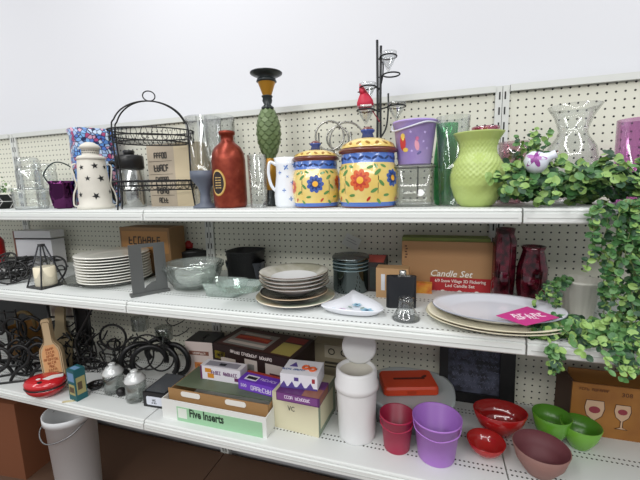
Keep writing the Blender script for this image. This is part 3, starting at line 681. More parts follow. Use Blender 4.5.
scrolltrivet('iron trivet lying on the others behind the front ones', 18, 262, 2.8, Z2+1.3, iron, 1.3)
scrolltrivet('topmost iron trivet below the small white bin', 38, 256, 2.6, Z2+2.0, iron2, .5)
for i, (px, py, z, L, rz) in enumerate(((4, 268, 2.1, 7, .1), (14, 259, 2.6, 8, .25), (40, 261, 2.7, 6, -.2))):
    q = onz(px, py, Z2+z); m = MB()
    for j in range(5): m.tube([(j*.45-1, -.0, 0), (j*.45-1+.1, 0, 0)], .01, 3) if 0 else m.tube([(-L/2, j*.55, .12*(j % 2)), (L/2, j*.55, 0)], .1, 5)
    for x in (-L/2, 0, L/2): m.tube([(x, 0, 0), (x, 2.2, 0)], .1, 5)
    tag(m.build('iron_grate', iron if i != 1 else iron2, None, q, rz), ('black iron grate of bars at the left edge of the second shelf', 'dark iron grate on top of the trivets below the white bin', 'short black iron grate behind the pyramid lantern')[i], 'grate', 'iron grates')
for L, px, py, r, z, c, rz, tl in (('iron trivet standing tilted behind the pyramid lantern', 52, 270, 2.4, 2.0, iron, .3, 1.1), ('tilted iron trivet in the middle of the heap at the left', 24, 268, 2.5, 2.2, iron, .6, .7), ('tilted iron trivet against the left frame edge', 2, 266, 2.6, 2.6, iron2, .1, .9), ('iron trivet leaning in front of the red jar', 10, 272, 2.3, 1.9, iron, 1.0, .8)):
    scrolltrivet(L, px, py, r, Z2+z, c, rz, tl)
# pyramid lantern with candle
p = onz(47, 286, Z2); k = kr(p); t = thing('glass_lantern', p, tocam(p)+.5, 'pyramid-shaped glass lantern with black base and cream candle inside', 'lantern')
B_, Tp, h = 19*k*.95, 4*k, 6.6
sqr = lambda r, z: [(-r, -r, z), (r, -r, z), (r, r, z), (-r, r, z)]
B2 = B_*.78
m = MB().add(sqr(B2, .25)+sqr(Tp*.6, h), [(0, 1, 5, 4), (1, 2, 6, 5), (2, 3, 7, 6), (3, 0, 4, 7)]); m.build('panes', G('f0f3f8', .14, .5), t)
m = MB().box(-B2-.1, B2+.1, -B2-.1, B2+.1, 0, .25); m.build('base', P('1c1c1e', .4), t)
for a_, b_ in zip(sqr(B2, .2), sqr(Tp*.6, h)): MB().tube([a_, b_], .12, 4).build('corner_bar', P('3a3b40', .35, metal=.5), t)
MB().box(-Tp*.7, Tp*.7, -Tp*.7, Tp*.7, h-.1, h+.3).build('cap', P('2a2a2c', .4), t)
pc = Vector(p)+Vector((.0, 0, .26))
tag(MB().lathe([(0, 0), (1.45, 0), (1.5, .1), (1.5, 2.9), (1.35, 3), (0, 2.9)], 28).build('candle', P('e6dcc2', .5), None, pc), 'cream pillar candle inside the pyramid lantern', 'candle')
# plate stack on glass platter
p = onz(116, 280, Z2); k = kr(p)
t = thing('glass_platter', p, 0, 'wide clear glass platter beneath the stack of cream plates', 'platter')
MB().lathe(shell([(4.6, 0), (4.9, .15), (7.4, .9), (7.5, .95)], .14), 48).build('dish', G('f0f5f2', .14, .6, .06, .3), t)
n = 10; step = .45
for i in range(n):
    q = Vector((p.x+rng.gauss(0, .05), p.y+rng.gauss(0, .05), Z2+.2+step*i))
    if i == 0:
        def plate_m(R):
            return MB().lathe([(0, 0), (R*.55, 0), (R*.62, .1), (R*.98, .42), (R, .46), (R, .52), (R*.985, .6), (R*.62, .24), (R*.5, .16), (0, .16)], 48, [0, 0, 0, 1, 0, 0, 0, 0, 0])
        proto = plate_m(5.6).build('dinner_plate', [P('e9e7de', .25, coat=.4), P('2c2b2a', .3)], None, q)
        o = proto
    else: o = proto.copy(); COL.objects.link(o); o.location = q*S
    tag(o, 'cream dinner plate with a thin dark rim in the tall stack on the glass platter', 'plate', 'cream plates stacked on the glass platter')
# grey bookend rack
p = onz(133, 297, Z2)
t = thing('metal_rack', p, 0, 'grey painted metal rack with two uprights, right of the plate stack', 'rack')
gm = P('585a59', .45); q1 = onz(166, 291, Z2)-p; ang = atan2(q1.y, q1.x); t.rotation_euler.z = ang; L = q1.length
MB().box(-.3, L+.5, -.5, .9, 0, .35).build('foot', gm, t)
z1_ = 6.9
MB().box(0, 1.6, -.15, .15, .3, z1_).build('upright', gm, t); MB().box(L-1.2, L+.3, -.15, .15, .3, z1_).build('upright', gm, t)
MB().prism([(1.2, 0), (1.9, .9), (2.6, 1.35), (L-.9, 1.5), (L-.9, 0)], -.1, .1, 0, T((0, 0, .35)) @ Rx(pi/2)).build('gusset', gm, t)
MB().box(0, L+.3, -.15, .15, z1_, z1_+.5).build('crossbar', gm, t)
# brown printed box behind
a = ony(128, 226, -3.5)
t = thing('printed_carton', (a.x, -5.5, Z2), 0, 'brown printed carton standing against the pegboard behind the grey rack', 'box')
h = a.z-Z2; MB().box(0, 11, 0, 4, 0, h).box(.4, 10.6, -.03, 0, h*.45, h*.92, 1).build('carton', [P('8c6a45', .6), P('a87a48', .6)], t)
text('Kitchen', 1.9, Fm(5.5, h*.72), P('2a2019'), t, shear=.2); text('WOOD', 1.2, Fm(5.5, h*.5), P('2a2019'), t)
# glass bowls
def bowl(name, label, px, py, R, H, mat, z0=Z2, group=None, foot=.5):
    p = onz(px, py, z0); pf = [(R*foot, 0), (R*(foot+.1), .06), (R*.74, H*.16), (R*.88, H*.38), (R*.96, H*.62), (R*.99, H*.84), (R*1.05, H*.86), (R*1.05, H)]
    return tag(MB().lathe(shell(pf, .12), 44).build(name, mat, None, p), label, 'bowl', group)
gb = G('f6faf8', .1, .6, .05, 0, 'f0f6f3', 14, .07)
bowl('glass_bowl', 'large clear glass mixing bowl, outermost of the nest', 195, 286, 4.4, 3.7, gb)
bowl('glass_bowl', 'middle clear glass bowl nested inside the large mixing bowl', 195, 284, 3.95, 3.5, gb, Z2+.6)
bowl('glass_bowl', 'smallest clear glass bowl at the top of the nest of mixing bowls', 196, 283, 3.5, 3.2, gb, Z2+1.3)
# red rooster-ish knob + black lid behind
p = onz(196, 268, Z2); t = thing('black_pot', p, 0, 'black pot with bright red top behind the glass bowls', 'pot')
MB().lathe([(0, 0), (2.6, 0), (2.8, 3.4), (2.9, 3.5), (0, 3.9)], 28).build('body', P('1b1b1d', .4), t)
MB().lathe([(0, 3.9), (.9, 3.9), (1.0, 4.6), (.3, 5.3), (0, 5.3)], 16, 0, T((-1.2, 0, 0))).build('knob', P('b02525', .4), t)
# square dish, oval dish, textured dark dish
def rdish(name, label, px, py, w, d, h, mat, rz, z0=Z2, r=.9, fl=.5):
    p = onz(px, py, z0); m = MB(); ol0 = rrect(w-2*fl, d-2*fl, r); ol1 = rrect(w, d, r+.2); n = len(ol0); t_ = .12
    ir1 = rrect(w-2*t_, d-2*t_, r+.1); ir0 = rrect(w-2*fl-2*t_, d-2*fl-2*t_, r*.9)
    vs = [(x, y, 0) for x, y in ol0]+[(x, y, h) for x, y in ol1]+[(x, y, h) for x, y in ir1]+[(x, y, t_) for x, y in ir0]
    fs = [tuple(range(n))[::-1], tuple(range(3*n, 4*n))]
    for L in range(3): fs += [(L*n+k, L*n+(k+1) % n, (L+1)*n+(k+1) % n, (L+1)*n+k) for k in range(n)]
    m.add(vs, fs, 0, False); return tag(m.build(name, mat, None, p, rz), label, 'dish')
rdish('baking_dish', 'clear rectangular glass baking dish in front of the glass bowls', 226, 294, 6.0, 4.2, 2.0, G('f2f8f5', .2, .7, .06, .3, 'e6f2ec', 14, .16), .05)
rdish('baking_dish', 'shallow clear glass oval dish resting on the rectangular baking dish', 240, 290, 6.2, 4.4, .9, G('f0f8f4', .16, .7, .05, 0, 'dcefe6', 14, .12), .1, Z2+2.05, 1.9)
rdish('dark_dish', 'dark smoky dimpled glass dish behind the clear baking dishes', 246, 278, 6.6, 3.2, 2.9, G('3a3d48', .3, .4, .08, .9, 'b0b4c0'), .05)
p = ony(248, 262, -3.6); t = thing('black_basket', (p.x, -4.2, Z2), 0, 'black mesh basket standing behind the dark dimpled dish', 'basket')
MB().lathe(shell([(2.3, 0), (2.8, 4.6), (2.95, 4.7)], .12), 28, sq=4).build('basket', P('19191b', .5, bump=.6), t)
# bowl stack on plates
p = onz(295, 300, Z2); sx = 1
def dish_m(R, rise, wid=.62, flat=.5, mats=None):
    return MB().lathe([(0, 0), (R*flat, 0), (R*(flat+.04), .12), (R*.9, rise*.8), (R, rise), (R*.985, rise+.1), (R*.88, rise*.86+.1), (R*wid, rise*.45+.15), (R*flat, .2), (0, .2)], 56, [0, 0, 0, 0, 1, 2, 2, 0, 0])
whi = P('e6e6e6', .2, coat=.5)
def floralmat():
    return P('c8bfae', .3, hex2='7d8a6a', nscale=2, coat=.4)
z = Z2
o = dish_m(5.25, .75).build('charger_plate', [whi, P('e9e0cf', .25, coat=.4), P('bfa98a', .3, hex2='8a9a86', nscale=2.2, coat=.4)], None, p+Vector((.1, 0, 0))); tag(o, 'large plate with tan and green painted rim at the bottom of the bowl stack', 'plate')
o = dish_m(4.5, .8).build('black_plate', [P('17171a', .25, coat=.4), P('b8a58a', .3), P('22201f', .25, hex2='6b4f38', nscale=2, coat=.4)], None, p+Vector((-.1, 0, .55))); tag(o, 'dark plate with a tan edge between the bowls and the bottom plate', 'plate')
z = 1.15; names = ['lowest of the four white pasta bowls on the dark plate', 'second white pasta bowl from the bottom of the stack', 'third white pasta bowl from the bottom of the stack', 'topmost white pasta bowl with leaf pattern on its wide rim']
pb = None
for i in range(4):
    q = p+Vector((rng.gauss(0, .05), rng.gauss(0, .05), z))
    if pb is None: pb = dish_m(4.55, 1.45, .66, .42).build('pasta_bowl', [whi, P('5b4a3c', .3), P('d9d5cb', .25, hex2='a3a08d', nscale=2.4, coat=.4)], None, q); o = pb
    else: o = pb.copy(); COL.objects.link(o); o.location = q*S
    tag(o, names[i], 'bowl', 'pasta bowls in the stack'); z += .47
# dark glass cylinder casserole + red topped box
p = onz(351, 290, Z2)
t = thing('smoked_casserole', p, 0, 'smoked glass round casserole with pale ribs right of the bowl stack', 'casserole')
MB().lathe(shell([(2.3, 0), (2.5, .3), (2.5, 4.6), (2.62, 4.7), (2.62, 5)], .12), 40).build('body', G('2c3636', .35, .4, .05, 0, 'c8d8d8'), t)
for z in (3.3, 3.8, 4.3): MB().tube(ring(2.55, z, 40), .07, 6, True).build('rib', P('8fa3a6', .2, metal=.4), t)
MB().lathe([(2.62, 5), (2.5, 5.15), (1, 5.35), (0, 5.4)], 36).build('lid', G('4a5656', .3, .4), t)
a = ony(352, 262, -8.0)
t = thing('black_carton', (a.x, -8.0, Z2), .05, 'dark carton with a red printed top behind the smoked casserole', 'box')
h = a.z-Z2; w_ = 4.6; m = MB().box(0, w_, 0, 6, 0, h); onface(m, (w_, 6, h), 'T', .05, .95, .05, .95, 1); onface(m, (w_, 6, h), 'F', .55, .95, .1, .85, 2); onface(m, (w_, 6, h), 'R', .1, .9, .15, .85, 2)
m.build('carton', [P('241f1d', .5), P('b5453a', .5), P('35423c', .5, hex2='1d2422', nscale=3)], t)
# paper tag/flyer
q = ony(350, 243, -3); tag(MB().box(-1.3, 1.3, 0, .03, -1, 1, 0, Ry(.45) @ Rx(-.3)).box(-.9, .9, -.04, 0, -.15, -.05, 1, Ry(.45) @ Rx(-.3)).box(-.9, .6, -.04, 0, .25, .35, 1, Ry(.45) @ Rx(-.3)).build('paper_tag', [P('c4c7c2', .6), P('8d9092')], None, q+Vector((0, 1.2, 0)), .1), 'crumpled white paper tag against the pegboard behind the casserole', 'paper')
# floral triangular dish
p = onz(354, 311, Z2)
t = thing('leaf_dish', p, 0, 'white curved triangular dish with blue and pink flowers at the shelf edge', 'dish')
ol = [(x*1.0, y) for x, y in [(-3.6, -1.5), (-1.8, -2.2), (.6, -2.4), (2.6, -2.1), (3.6, -1.2), (3.4, -.2), (2.4, 1.0), (1.2, 2.0), (-.2, 3.1), (-.9, 3.6), (-1.2, 2.6), (-1.9, 1.2), (-2.8, .2), (-3.7, -.8)]]
ols = [v.to_2d() for v in smooth([(x, y, 0) for x, y in ol+[ol[0]]], 4)][:-1]; n = len(ols)
m = MB(); cxy = Vector((0, -.4)); rings_ = []
for f_, z in ((.0, .15), (.55, .16), (.8, .35), (1.0, .95), (1.0, 1.02)): rings_.append([((cxy+(v-cxy)*f_).x, (cxy+(v-cxy)*f_).y, z+(.55 if f_ > .9 else .0)*max(0, (v.y+.5)/4)) for v in ols])
top = [r for r in rings_]; bot = [[(x, y, z-.16) for x, y, z in r] for r in rings_[:4]]
def loft(m, R, mi):
    vs = [q for r in R for q in r]; fs = [(i*n+k, i*n+(k+1) % n, (i+1)*n+(k+1) % n, (i+1)*n+k) for i in range(len(R)-1) for k in range(n)]; m.add(vs, fs, mi, True)
loft(m, top[:4][::1]+bot[::-1], 0); m.build('dish', P('e6e8ee', .2, coat=.5), t)
m = MB()
def bloom(x, y, r, c, z=.2):
    for j in range(6): a_ = j*pi/3; m.prism(ell(r*.5, r*.28, 8, a_, x+r*.5*cos(a_), y+r*.5*sin(a_)), z, z+.02, c)
    m.prism(ell(r*.25, r*.25, 8, 0, x, y), z, z+.03, 3)
bloom(1.6, -.3, .8, 0, .33); bloom(.1, 1.2, .6, 0, .4); bloom(-1.4, -.5, .6, 1, .24); bloom(.2, -1.0, .5, 1, .24); bloom(-2.3, -1, .35, 0, .45)
for x, y in ((.9, .5), (-.6, .5), (-1.9, -1.3), (1.2, -1.5)): m.prism(ell(.35, .12, 8, x, x, y), .3, .33, 2)
m.build('painted_flowers', [P('8fc0d6', .3), P('d3bcd6', .3), P('7fa08c', .3), P('305a86', .3)], t)
# kraft carton, flask
a = onz(376, 297, Z2)
t = thing('kraft_carton', (a.x, a.y, Z2), .0, 'small plain kraft carton with a white sticker behind the black flask', 'box')
dims = (4.2, 2.2, 4.0); m = MB().box(0, dims[0], 0, dims[1], 0, dims[2]); onface(m, dims, 'F', .16, .28, .25, .8, 1); m.build('carton', [P('bb9468', .65), P('d9dbe0', .6)], t)
p = onz(401, 307, Z2); k = pr(p)[2]/FPX
t = thing('hip_flask', p, tocam(p)*.3+.12, 'matte black hip flask with steel cap standing behind the small glass holder', 'flask')
w_, h = 29*k*1.0, 32*k
MB().prism(rrect(w_, 1.1, .5), 0, h, 0, None, False).build('body', P('17191f', .45), t)
MB().box(-w_*.12, w_*.3, -.3, .3, h, h+.1).build('hinge', P('b9b9b5', .25, metal=.9), t)
MB().lathe([(0, 0), (.4, 0), (.42, .1), (.42, .55), (.3, .62), (0, .62)], 18, 0, T((w_*.05, 0, h+.08))).build('cap', P('c4c4c0', .2, metal=.9), t)
# glass taper holder
p = onz(406, 320, Z2)
vessel('taper_holder', 'small upturned clear glass candle holder at the front of the second shelf', 'candle holder', 406, p.y+.4, Z2, 298, [(14, 0), (14.5, 1.5), (12, 5), (8.5, 12), (7.5, 14), (7.5, 21), (8, 24)], G('edf2f1', .22, .8, .04, .35, bs=5), t=.5)
# candle set box
a = ony(402, 243, -5.2); b = ony(492, 262, -5.2)
t = thing('candle_box', (a.x, -5.2, Z2), 0, 'wide brown and red Candle Set carton standing behind the oval platters', 'box')
w_ = b.x-a.x; h = a.z-Z2+.3; x0 = ony(430, 280, -5.2).x-a.x; zr = ony(460, 278, -5.2).z-Z2
m = MB().box(0, w_, 0, 3.2, 0, h).box(x0, w_-.02, -.04, 0, .0, zr, 1).box(0, w_*.98, .2, 3.0, h, h+.5, 2)
for i, cx in enumerate((.22, .5, .78)): m.prism(ell(.42, .42, 16), 0, .05, 3, T((x0+(w_-x0)*cx, -.04, zr-2.2)) @ Rx(pi/2))
m.build('carton', [P('b1865b', .65), P('b0262c', .5), P('6d7a35', .6), P('f1eee8', .5)], t)
text('Candle Set', 1.25, Fm(w_*.56, zr+.5), P('f3efe6'), t, shear=.3)
text('6/9 Snow Village 3D Flickering', .62, Fm(x0+(w_-x0)*.5, zr-.5, -.06), P('f3efe6'), t, sx=.86); text('Led Candle Set', .62, Fm(x0+(w_-x0)*.5, zr-1.15, -.06), P('f3efe6'), t)
m = MB()
for i in range(5): m.box(.4+.1*(i % 2), .7+.1*(i % 2), -.03, 0, h-2.4+i*.4, h-2.2+i*.4)
for cx in (.22, .5, .78): m.prism(star(.25, 6), 0, .03, 0, T((x0+(w_-x0)*cx, -.1, zr-2.2)) @ Rx(pi/2))
m.build('printed_marks', P('5a3a28'), t)
a = ony(416, 283, -7.2)
t = thing('picture_block', (a.x, -7.2, Z2), 0, 'little box printed with a yellow and orange flame picture beside the flask', 'box')
MB().box(0, 2.1, 0, 1.0, 0, a.z-Z2).build('block', P('e0a83a', .5, hex2='c8562a', nscale=5), t)
# oval platters
def platter(label, px, py, w, d, z0, mats, rz, rise=.75):
    p = onz(px, py, z0); m = MB()
    prof = [(0, 0), (.7, 0), (.74, .1), (.97, rise*.85), (1, rise), (.99, rise+.08), (.93, rise*.85+.06), (.74, .26), (.66, .16), (0, .16)]
    m.lathe(prof, 64, [0, 0, 0, 1, 1, 0, 0, 0, 0], Matrix.Diagonal((w/2, d/2, 1, 1)))
    return tag(m.build('oval_platter', mats, None, p, rz), label, 'platter', 'oval platters'), p
pc = P('e6e0c8', .3, coat=.3)
platter('bottom cream oval platter under the white one at the front right of the shelf', 495, 321, 14.4, 11, Z2, [pc, pc], .03)
platter('middle cream oval platter between the bottom and the white top platter', 495, 319, 14.0, 10.6, Z2+.4, [pc, P('cfc8ae', .3)], .03)
o, pp_ = platter('white oval platter with thin grey rim holding the pink card', 496, 313, 13.2, 9.4, Z2+.8, [P('e3e4ec', .2, coat=.5), P('8f93a0', .3)], .03)
# pink card lying on the platter
c4 = [onz(x, y, Z2+1.75) for x, y in ((496, 316), (527, 307), (559, 318), (526, 326))]; c0 = sum(c4, Vector())/4
t = thing('pink_card', c0, 0, 'bright pink card with white script lying on the white oval platter', 'card')
m = MB(); l = [(q-c0) for q in c4]; m.add([(q.x, q.y, 0) for q in l]+[(q.x, q.y, .06) for q in l], [(0, 1, 2, 3), (4, 7, 6, 5), (0, 4, 5, 1), (1, 5, 6, 2), (2, 6, 7, 3), (3, 7, 4, 0)]); m.build('card', P('c23a84', .5), t)
d = (l[2]-l[3]); an = atan2(d.y, d.x)
text('Gifts', 1.2, T((.1, .1, .08)) @ Rz(an-.35), P('f6dce9'), t, shear=.4); text('for you', .55, T((-.1, -.75, .08)) @ Rz(an-.35), P('f6dce9'), t, shear=.3)
# dark red mercury vases
rm = P('22060c', .12, metal=.5, hex2='6a142a', nscale=14, coat=.8)
def rvase(label, px, Y, top, prof):
    p, pf = vprof(px, Y, Z2, top, prof); tag(MB().lathe(shell(pf, .12), 36, amp=lambda a, z: 1+.03*cos(10*a)).build('ruby_vase', rm, None, p), label, 'vase', 'ruby glass vases')
rvase('tall dark ruby glass vase right beside the candle set carton', 504, -7, 228, [(9, 0), (11, 3), (12, 20), (12, 60), (9, 66), (10, 72)])
rvase('rounder dark ruby glass vase next to the ivy, right one of the pair', 532, -7.5, 246, [(11, 0), (14, 4), (16, 18), (16, 34), (12, 48), (11, 52), (13, 56)])
# ================================================================== THIRD SHELF
def crt(name, label, cat, a, b, ztop, z0, depth, mats, faces=(), group=None, mi_box=0):
    """carton from the two front top corners seen in the photo"""
    A = onz(*a, ztop); B = onz(*b, ztop); v = B-A; rz = atan2(v.y, v.x); w_ = v.length; h = ztop-z0
    t = thing(name, (A.x, A.y, z0), rz, label, cat, group)
    m = MB().box(0, w_, 0, depth, 0, h, mi_box)
    for f in faces: onface(m, (w_, depth, h), *f)
    m.build('carton', mats, t); return t, w_, h
# open white carton with kraft lining
A = onz(163, 417, Z3); 
t = thing('insert_carton', (A.x, A.y, Z3), .0, 'open white carton lettered Five Inserts in green at the front of the lowest shelf', 'box')
w_, h, dp = 16.8, 3.0, 8.6
m = MB().box(0, w_, 0, .12, 0, h).box(0, w_, dp-.12, dp, 0, h).box(0, .12, .12, dp-.12, 0, h).box(w_-.12, w_, .12, dp-.12, 0, h).box(.12, w_-.12, .12, dp-.12, 0, .12)
m.build('carton', P('e4e6e2', .5), t)
m = MB().box(2.6, w_-.6, -.03, .01, .0, 2.2).build('green_panel', P('9ccaa2', .5), t)
MB().box(2.8, 4.3, -.05, -.02, .5, 2.0).build('white_square', P('dfe6dc', .5), t)
text('Five Inserts', 1.7, Fm(4.7, 1.45), P('173022'), t, align='LEFT', sx=.72, bold=.035)
kt = P('a57f52', .65)
m = MB().box(.3, w_-.3, 1.2, 1.32, .15, 4.0).box(.3, .42, 1.32, dp-.2, .15, 3.7).box(w_-.42, w_-.3, 1.32, dp-.2, .15, 3.7).box(.3, w_-.3, dp-.3, dp-.15, .15, 3.7)
m.build('kraft_lining', kt, t)
for x in (4.2, 11.6): MB().prism(rrect(3.3, .8, .38), 0, .06, 0, T((x, 1.17, 3.45)) @ Rx(pi/2)).build('hand_slot', P('ece9e2', .5), t)
MB().box(.45, w_-.5, 2.6, dp-.35, 3.62, 3.74).build('green_board', P('6f7a66', .5, hex2='59654f', nscale=1.5), t)
ZK = Z3+3.76
# white and black speaker-ish box
t, w_, h = crt('black_top_box', 'pale pink printed box with a black top left of the appliance carton', 'box', (185, 341), (212, 343), 32.4, Z3, 4.6, [P('e3d3cc', .5), P('17181a', .35), P('8d5a48'), P('d98a4a'), P('e0e0e0')], [('T', 0, 1, 0, 1, 1), ('R', 0, 1, 0, 1, 1), ('T', .5, .56, .25, .7, 4), ('F', .12, .85, .6, .72, 2), ('F', .3, .8, .2, .38, 3)])
text('FRAGRANCE', .5, Fm(w_/2, h*.66), P('e8dcd4'), t); text('PEACH', .55, Fm(w_*.55, h*.29), P('8a3a1c'), t)
# big appliance carton
t, w_, h = crt('appliance_carton', 'large dark brown appliance carton with a cooker pictured on its top', 'box', (213, 343), (292, 360), 33.6, Z3, 7.6, [P('2b1a18', .5), P('4a2622', .5), P('c9bdb4', .5), P('8c8b86', .4), P('8d2b26', .5), P('b3a558', .5), P('d8c33c', .5), P('5a2a3a', .5)],
  [('T', .04, .96, .05, .95, 1, .03), ('T', .08, .62, .12, .8, 3, .05), ('T', .12, .6, .2, .3, 2, .07), ('T', .14, .58, .4, .62, 4, .07), ('T', .18, .52, .66, .74, 2, .07), ('T', .72, .95, .1, .62, 5, .05), ('T', .72, .95, .68, .92, 4, .05),
   ('F', .02, .98, .5, .97, 0), ('F', .02, .16, .66, .84, 6), ('F', .1, .3, .45, .72, 2, .03), ('F', .42, .58, .4, .8, 2, .03), ('F', .46, .54, .5, .7, 3, .05), ('F', .68, .92, .4, .8, 2, .03), ('F', .73, .87, .42, .6, 7, .05), ('F', .32, .39, .42, .66, 4, .03)])
text('Power Pressure Cooker', .7, Fm(w_*.5, h*.9), P('e8ddd8'), t); text('NEW', .7, Fm(w_*.09, h*.75, -.06), P('2a1a18'), t)
text('Fresh', .8, Fm(w_*.2, h*.58, -.06), P('3a2428'), t, shear=.3)
m = MB()
for k in range(14): m.prism(ell(.28, .45, 10), 0, .05, 0, T((w_*(.16+.03*k), 7.6*(.51+.05*sin(k*.24)), h+.07)))
m.build('pictured_food', P('c2512f', .5), t)
# small boxes on the green board
def onb(name, label, cat, a, b, hh, dp, mats, faces, z0=None):
    z0 = ZK if z0 is None else z0
    return crt(name, label, cat, a, b, z0+hh, z0, dp, mats, faces)
t, w_, h = onb('earring_box', 'white small box with purple edges and a gold swirl, on the green board', 'box', (200, 365), (240, 371), 2.2, 2.1, [P('ece8ee', .45), P('6a2a5c', .5), P('d9902a', .5), P('9b98a4', .4), P('2a2a30', .4)],
  [('F', 0, .04, 0, 1, 1), ('T', .1, .9, .15, .8, 3), ('T', .42, .58, .3, .6, 4, .05), ('F', .12, .28, .55, .85, 2), ('F', .18, .34, .15, .5, 2), ('F', .85, .95, .15, .4, 1)])
text('Angel Jewelry', .75, Fm(w_*.6, h*.6), P('7a4a7c'), t, shear=.3, sx=.85)
t, w_, h = onb('purple_carton', 'small violet carton with a white barcode label right of the white jewelry box', 'box', (238, 379), (275, 388), 1.5, 2.7, [P('6a38b8', .4), P('e6e4ec', .5), P('a83a2c', .5), P('7b4ac8', .4), P('2a2430')],
  [('T', .12, .45, .15, .6, 1), ('T', .0, 1, .82, 1, 2, .04), ('F', .02, .98, .05, .95, 3), ('T', .16, .42, .24, .48, 4, .04)])
text('Nourish', .9, Fm(w_*.62, h*.45), P('e6dcf6'), t); text('500', .7, Fm(w_*.15, h*.5), P('e6dcf6'), t); text('Calming', .7, T((w_*.72, 1.1, h+.05)), P('cbb2ee'), t)
# cream box with stacked cartons
t, w_, h = crt('cream_carton', 'plain cream cardboard box with pencilled letters under the white stacked cartons', 'box', (272, 391), (318, 401), 31.5, Z3, 6.5, [P('d9d3b4', .6), P('8d9a86', .6), P('4a4a40')], [('R', 0, 1, 0, 1, 1), ('R', .1, .85, .15, .8, 0, .04)])
text('VC', 1.0, Fm(w_*.42, h*.62), P('4a4a44'), t, sx=.8)
zc = 31.5
t, w_, h = crt('snack_carton', 'purple and brown snack carton lying on the cream cardboard box', 'box', (276, 391), (319, 399), zc+1.25, zc+.03, 3.9, [P('5c2e66', .45), P('8a5a4a', .5), P('7b4886', .5)], [('T', .6, 1, 0, .5, 1), ('F', .02, .96, .1, .9, 2), ('R', .1, .9, .1, .9, 1)])
text('HARD CANDIES', .55, Fm(w_*.5, h*.55), P('eadcf0'), t)
z0 = zc+1.3
t, w_, h = crt('donut_carton', 'white carton printed with orange rings and purple peaks, topmost of the small stack', 'box', (280, 373), (317, 377), z0+2.0, z0, 3.9, [P('e9e9f0', .45), P('d86a34', .5), P('59468c', .5), P('a0333c', .5)], [('F', 0, 1, .0, .12, 2), ('F', .86, .94, .5, .8, 3), ('F', .38, .5, .55, .8, 2)])
for x, y in ((.6, .5), (.8, .42)): MB().tube(ring(.42, h+.06, 18, w_*x, 3.9*y), .16, 6, True, 0).build('printed_ring', P('d8622e', .5), t)
m = MB()
for x in (.08, .3, .55, .8): m.prism([(w_*x-.5, 0), (w_*x+.5, 0), (w_*x+.1, .8)], 0, .04, 1, T((0, 0, .2)) @ Rx(pi/2))
m.prism([(-.6, 0), (.6, 0), (0, 1.2)], 0, .04, 1, T((w_*.25, 2.0, h))); m.build('printed_marks', [P('d8622e', .5), P('5b4a92', .5)], t)
text('Sweet Treats', .5, T((w_*.3, 1.2, h+.05)), P('4a6aa0'), t)
# grey printed carton by the wall
t, w_, h = crt('grey_carton', 'grey-brown carton printed with dark rings against the pegboard behind the trash can', 'box', (313, 342), (352, 347), 33.2, Z3, 2.6, [P('8f866f', .6), P('6d6552', .6), P('b3ab96', .6), P('3a372f')], [('F', .3, .98, .66, .97, 2), ('F', .3, .9, .5, .56, 3), ('F', .3, .7, .42, .46, 3)])
m = MB()
for x in (.48, .8): m.tube([(w_*x+.5*cos(b), -.03, h*.82+.5*sin(b)) for b in [2*pi*j/16 for j in range(16)]], .1, 5, True)
m.build('printed_rings', P('26251f'), t)
# green tins stack under/side
# ---------------- white trash can
p = onz(357, 433, Z3); k = kr(p+Vector((0, 0, 5)))
zr = zat(p, 372)-Z3
t = thing('trash_can', p, tocam(p), 'white plastic flip-top can with its round lid standing open', 'trash can')
wp = P('e8e8e8', .3); R = 20.5*k
MB().lathe([(0, 0), (R*.88, 0), (R*.9, .15), (R*.97, zr-2.4), (R*.97, zr-1.7), (R*.85, zr-1.6), (R*.85, .3), (0, .3)], 44).build('body', wp, t)
MB().lathe([(R*.98, zr-2.0), (R*1.06, zr-1.9), (R*1.06, zr-1.2), (R*1.0, zr-1.0), (R*.98, zr+.55), (R*.9, zr+.75), (R*.82, zr+.7), (R*.8, zr+.3), (0, zr+.3)], 44, [0]*7+[1]).build('collar', [wp, P('d6d3c6', .4)], t)
m = MB().lathe([(0, 0), (.12, 0), (.15, .16), (0, .18)], 12, 0, T((0, -R*.88, zr+.55)))
m.build('catch', wp, t)
Rl = 17.5*k; MB().lathe([(0, 0), (Rl*.97, 0), (Rl, .1), (Rl, .3), (Rl*.9, .45), (0, .5)], 44, 0, T((.4, R*.78, zr+.5+Rl*.92)) @ Rx(radians(78))).build('lid', P('dedede', .35), t)
for x in (-.85, .85): MB().box(x-.12, x+.12, R*.7, R*.92, zr+.4, zr+1.0).build('hinge', P('c9c9c6', .4), t)
# ---------------- plastic tub, orange case, pails
ZT = Z3+3.6
a = onz(372, 385, ZT); b = onz(447, 392, ZT); c = (a+b)/2; cx = (a.x+b.x)/2
t = thing('plastic_tub', (cx+.3, -6.8, Z3), 0, 'low translucent grey oval plastic tub with a flat lid, beneath the orange case', 'tub')
rx = (b.x-a.x)/2+.8; tb = P('a9b3b6', .35)
MB().lathe([(0, 0), (.86, 0), (.93, 3.3), (0, 3.3)], 48, 0, Matrix.Diagonal((rx, 6.0, 1, 1)), sq=2.6).build('body', tb, t)
MB().lathe([(0, 3.3), (.99, 3.3), (1, 3.35), (1, 3.55), (.95, 3.6), (.9, 3.5), (0, 3.5)], 48, 0, Matrix.Diagonal((rx, 6.0, 1, 1)), sq=2.6).build('lid', P('b4bdbf', .35), t)
ZT = Z3+3.55
a = onz(384, 387, ZT+1.5); b = onz(440, 386, ZT+1.5); v = b-a
t = thing('orange_case', (a.x, a.y, ZT), atan2(v.y, v.x), 'flat orange-red plastic case with a recessed handle slot on the grey tub', 'case')
w_ = v.length; dp = 4.9; oc = P('c8401c', .35)
m = MB(); M = T((w_/2, dp/2, 0)); L = [(rrect(w_-.3, dp-.3, .5), 0), (rrect(w_, dp, .6), .15), (rrect(w_, dp, .6), .95), (rrect(w_-.35, dp-.35, .5), 1.3)]
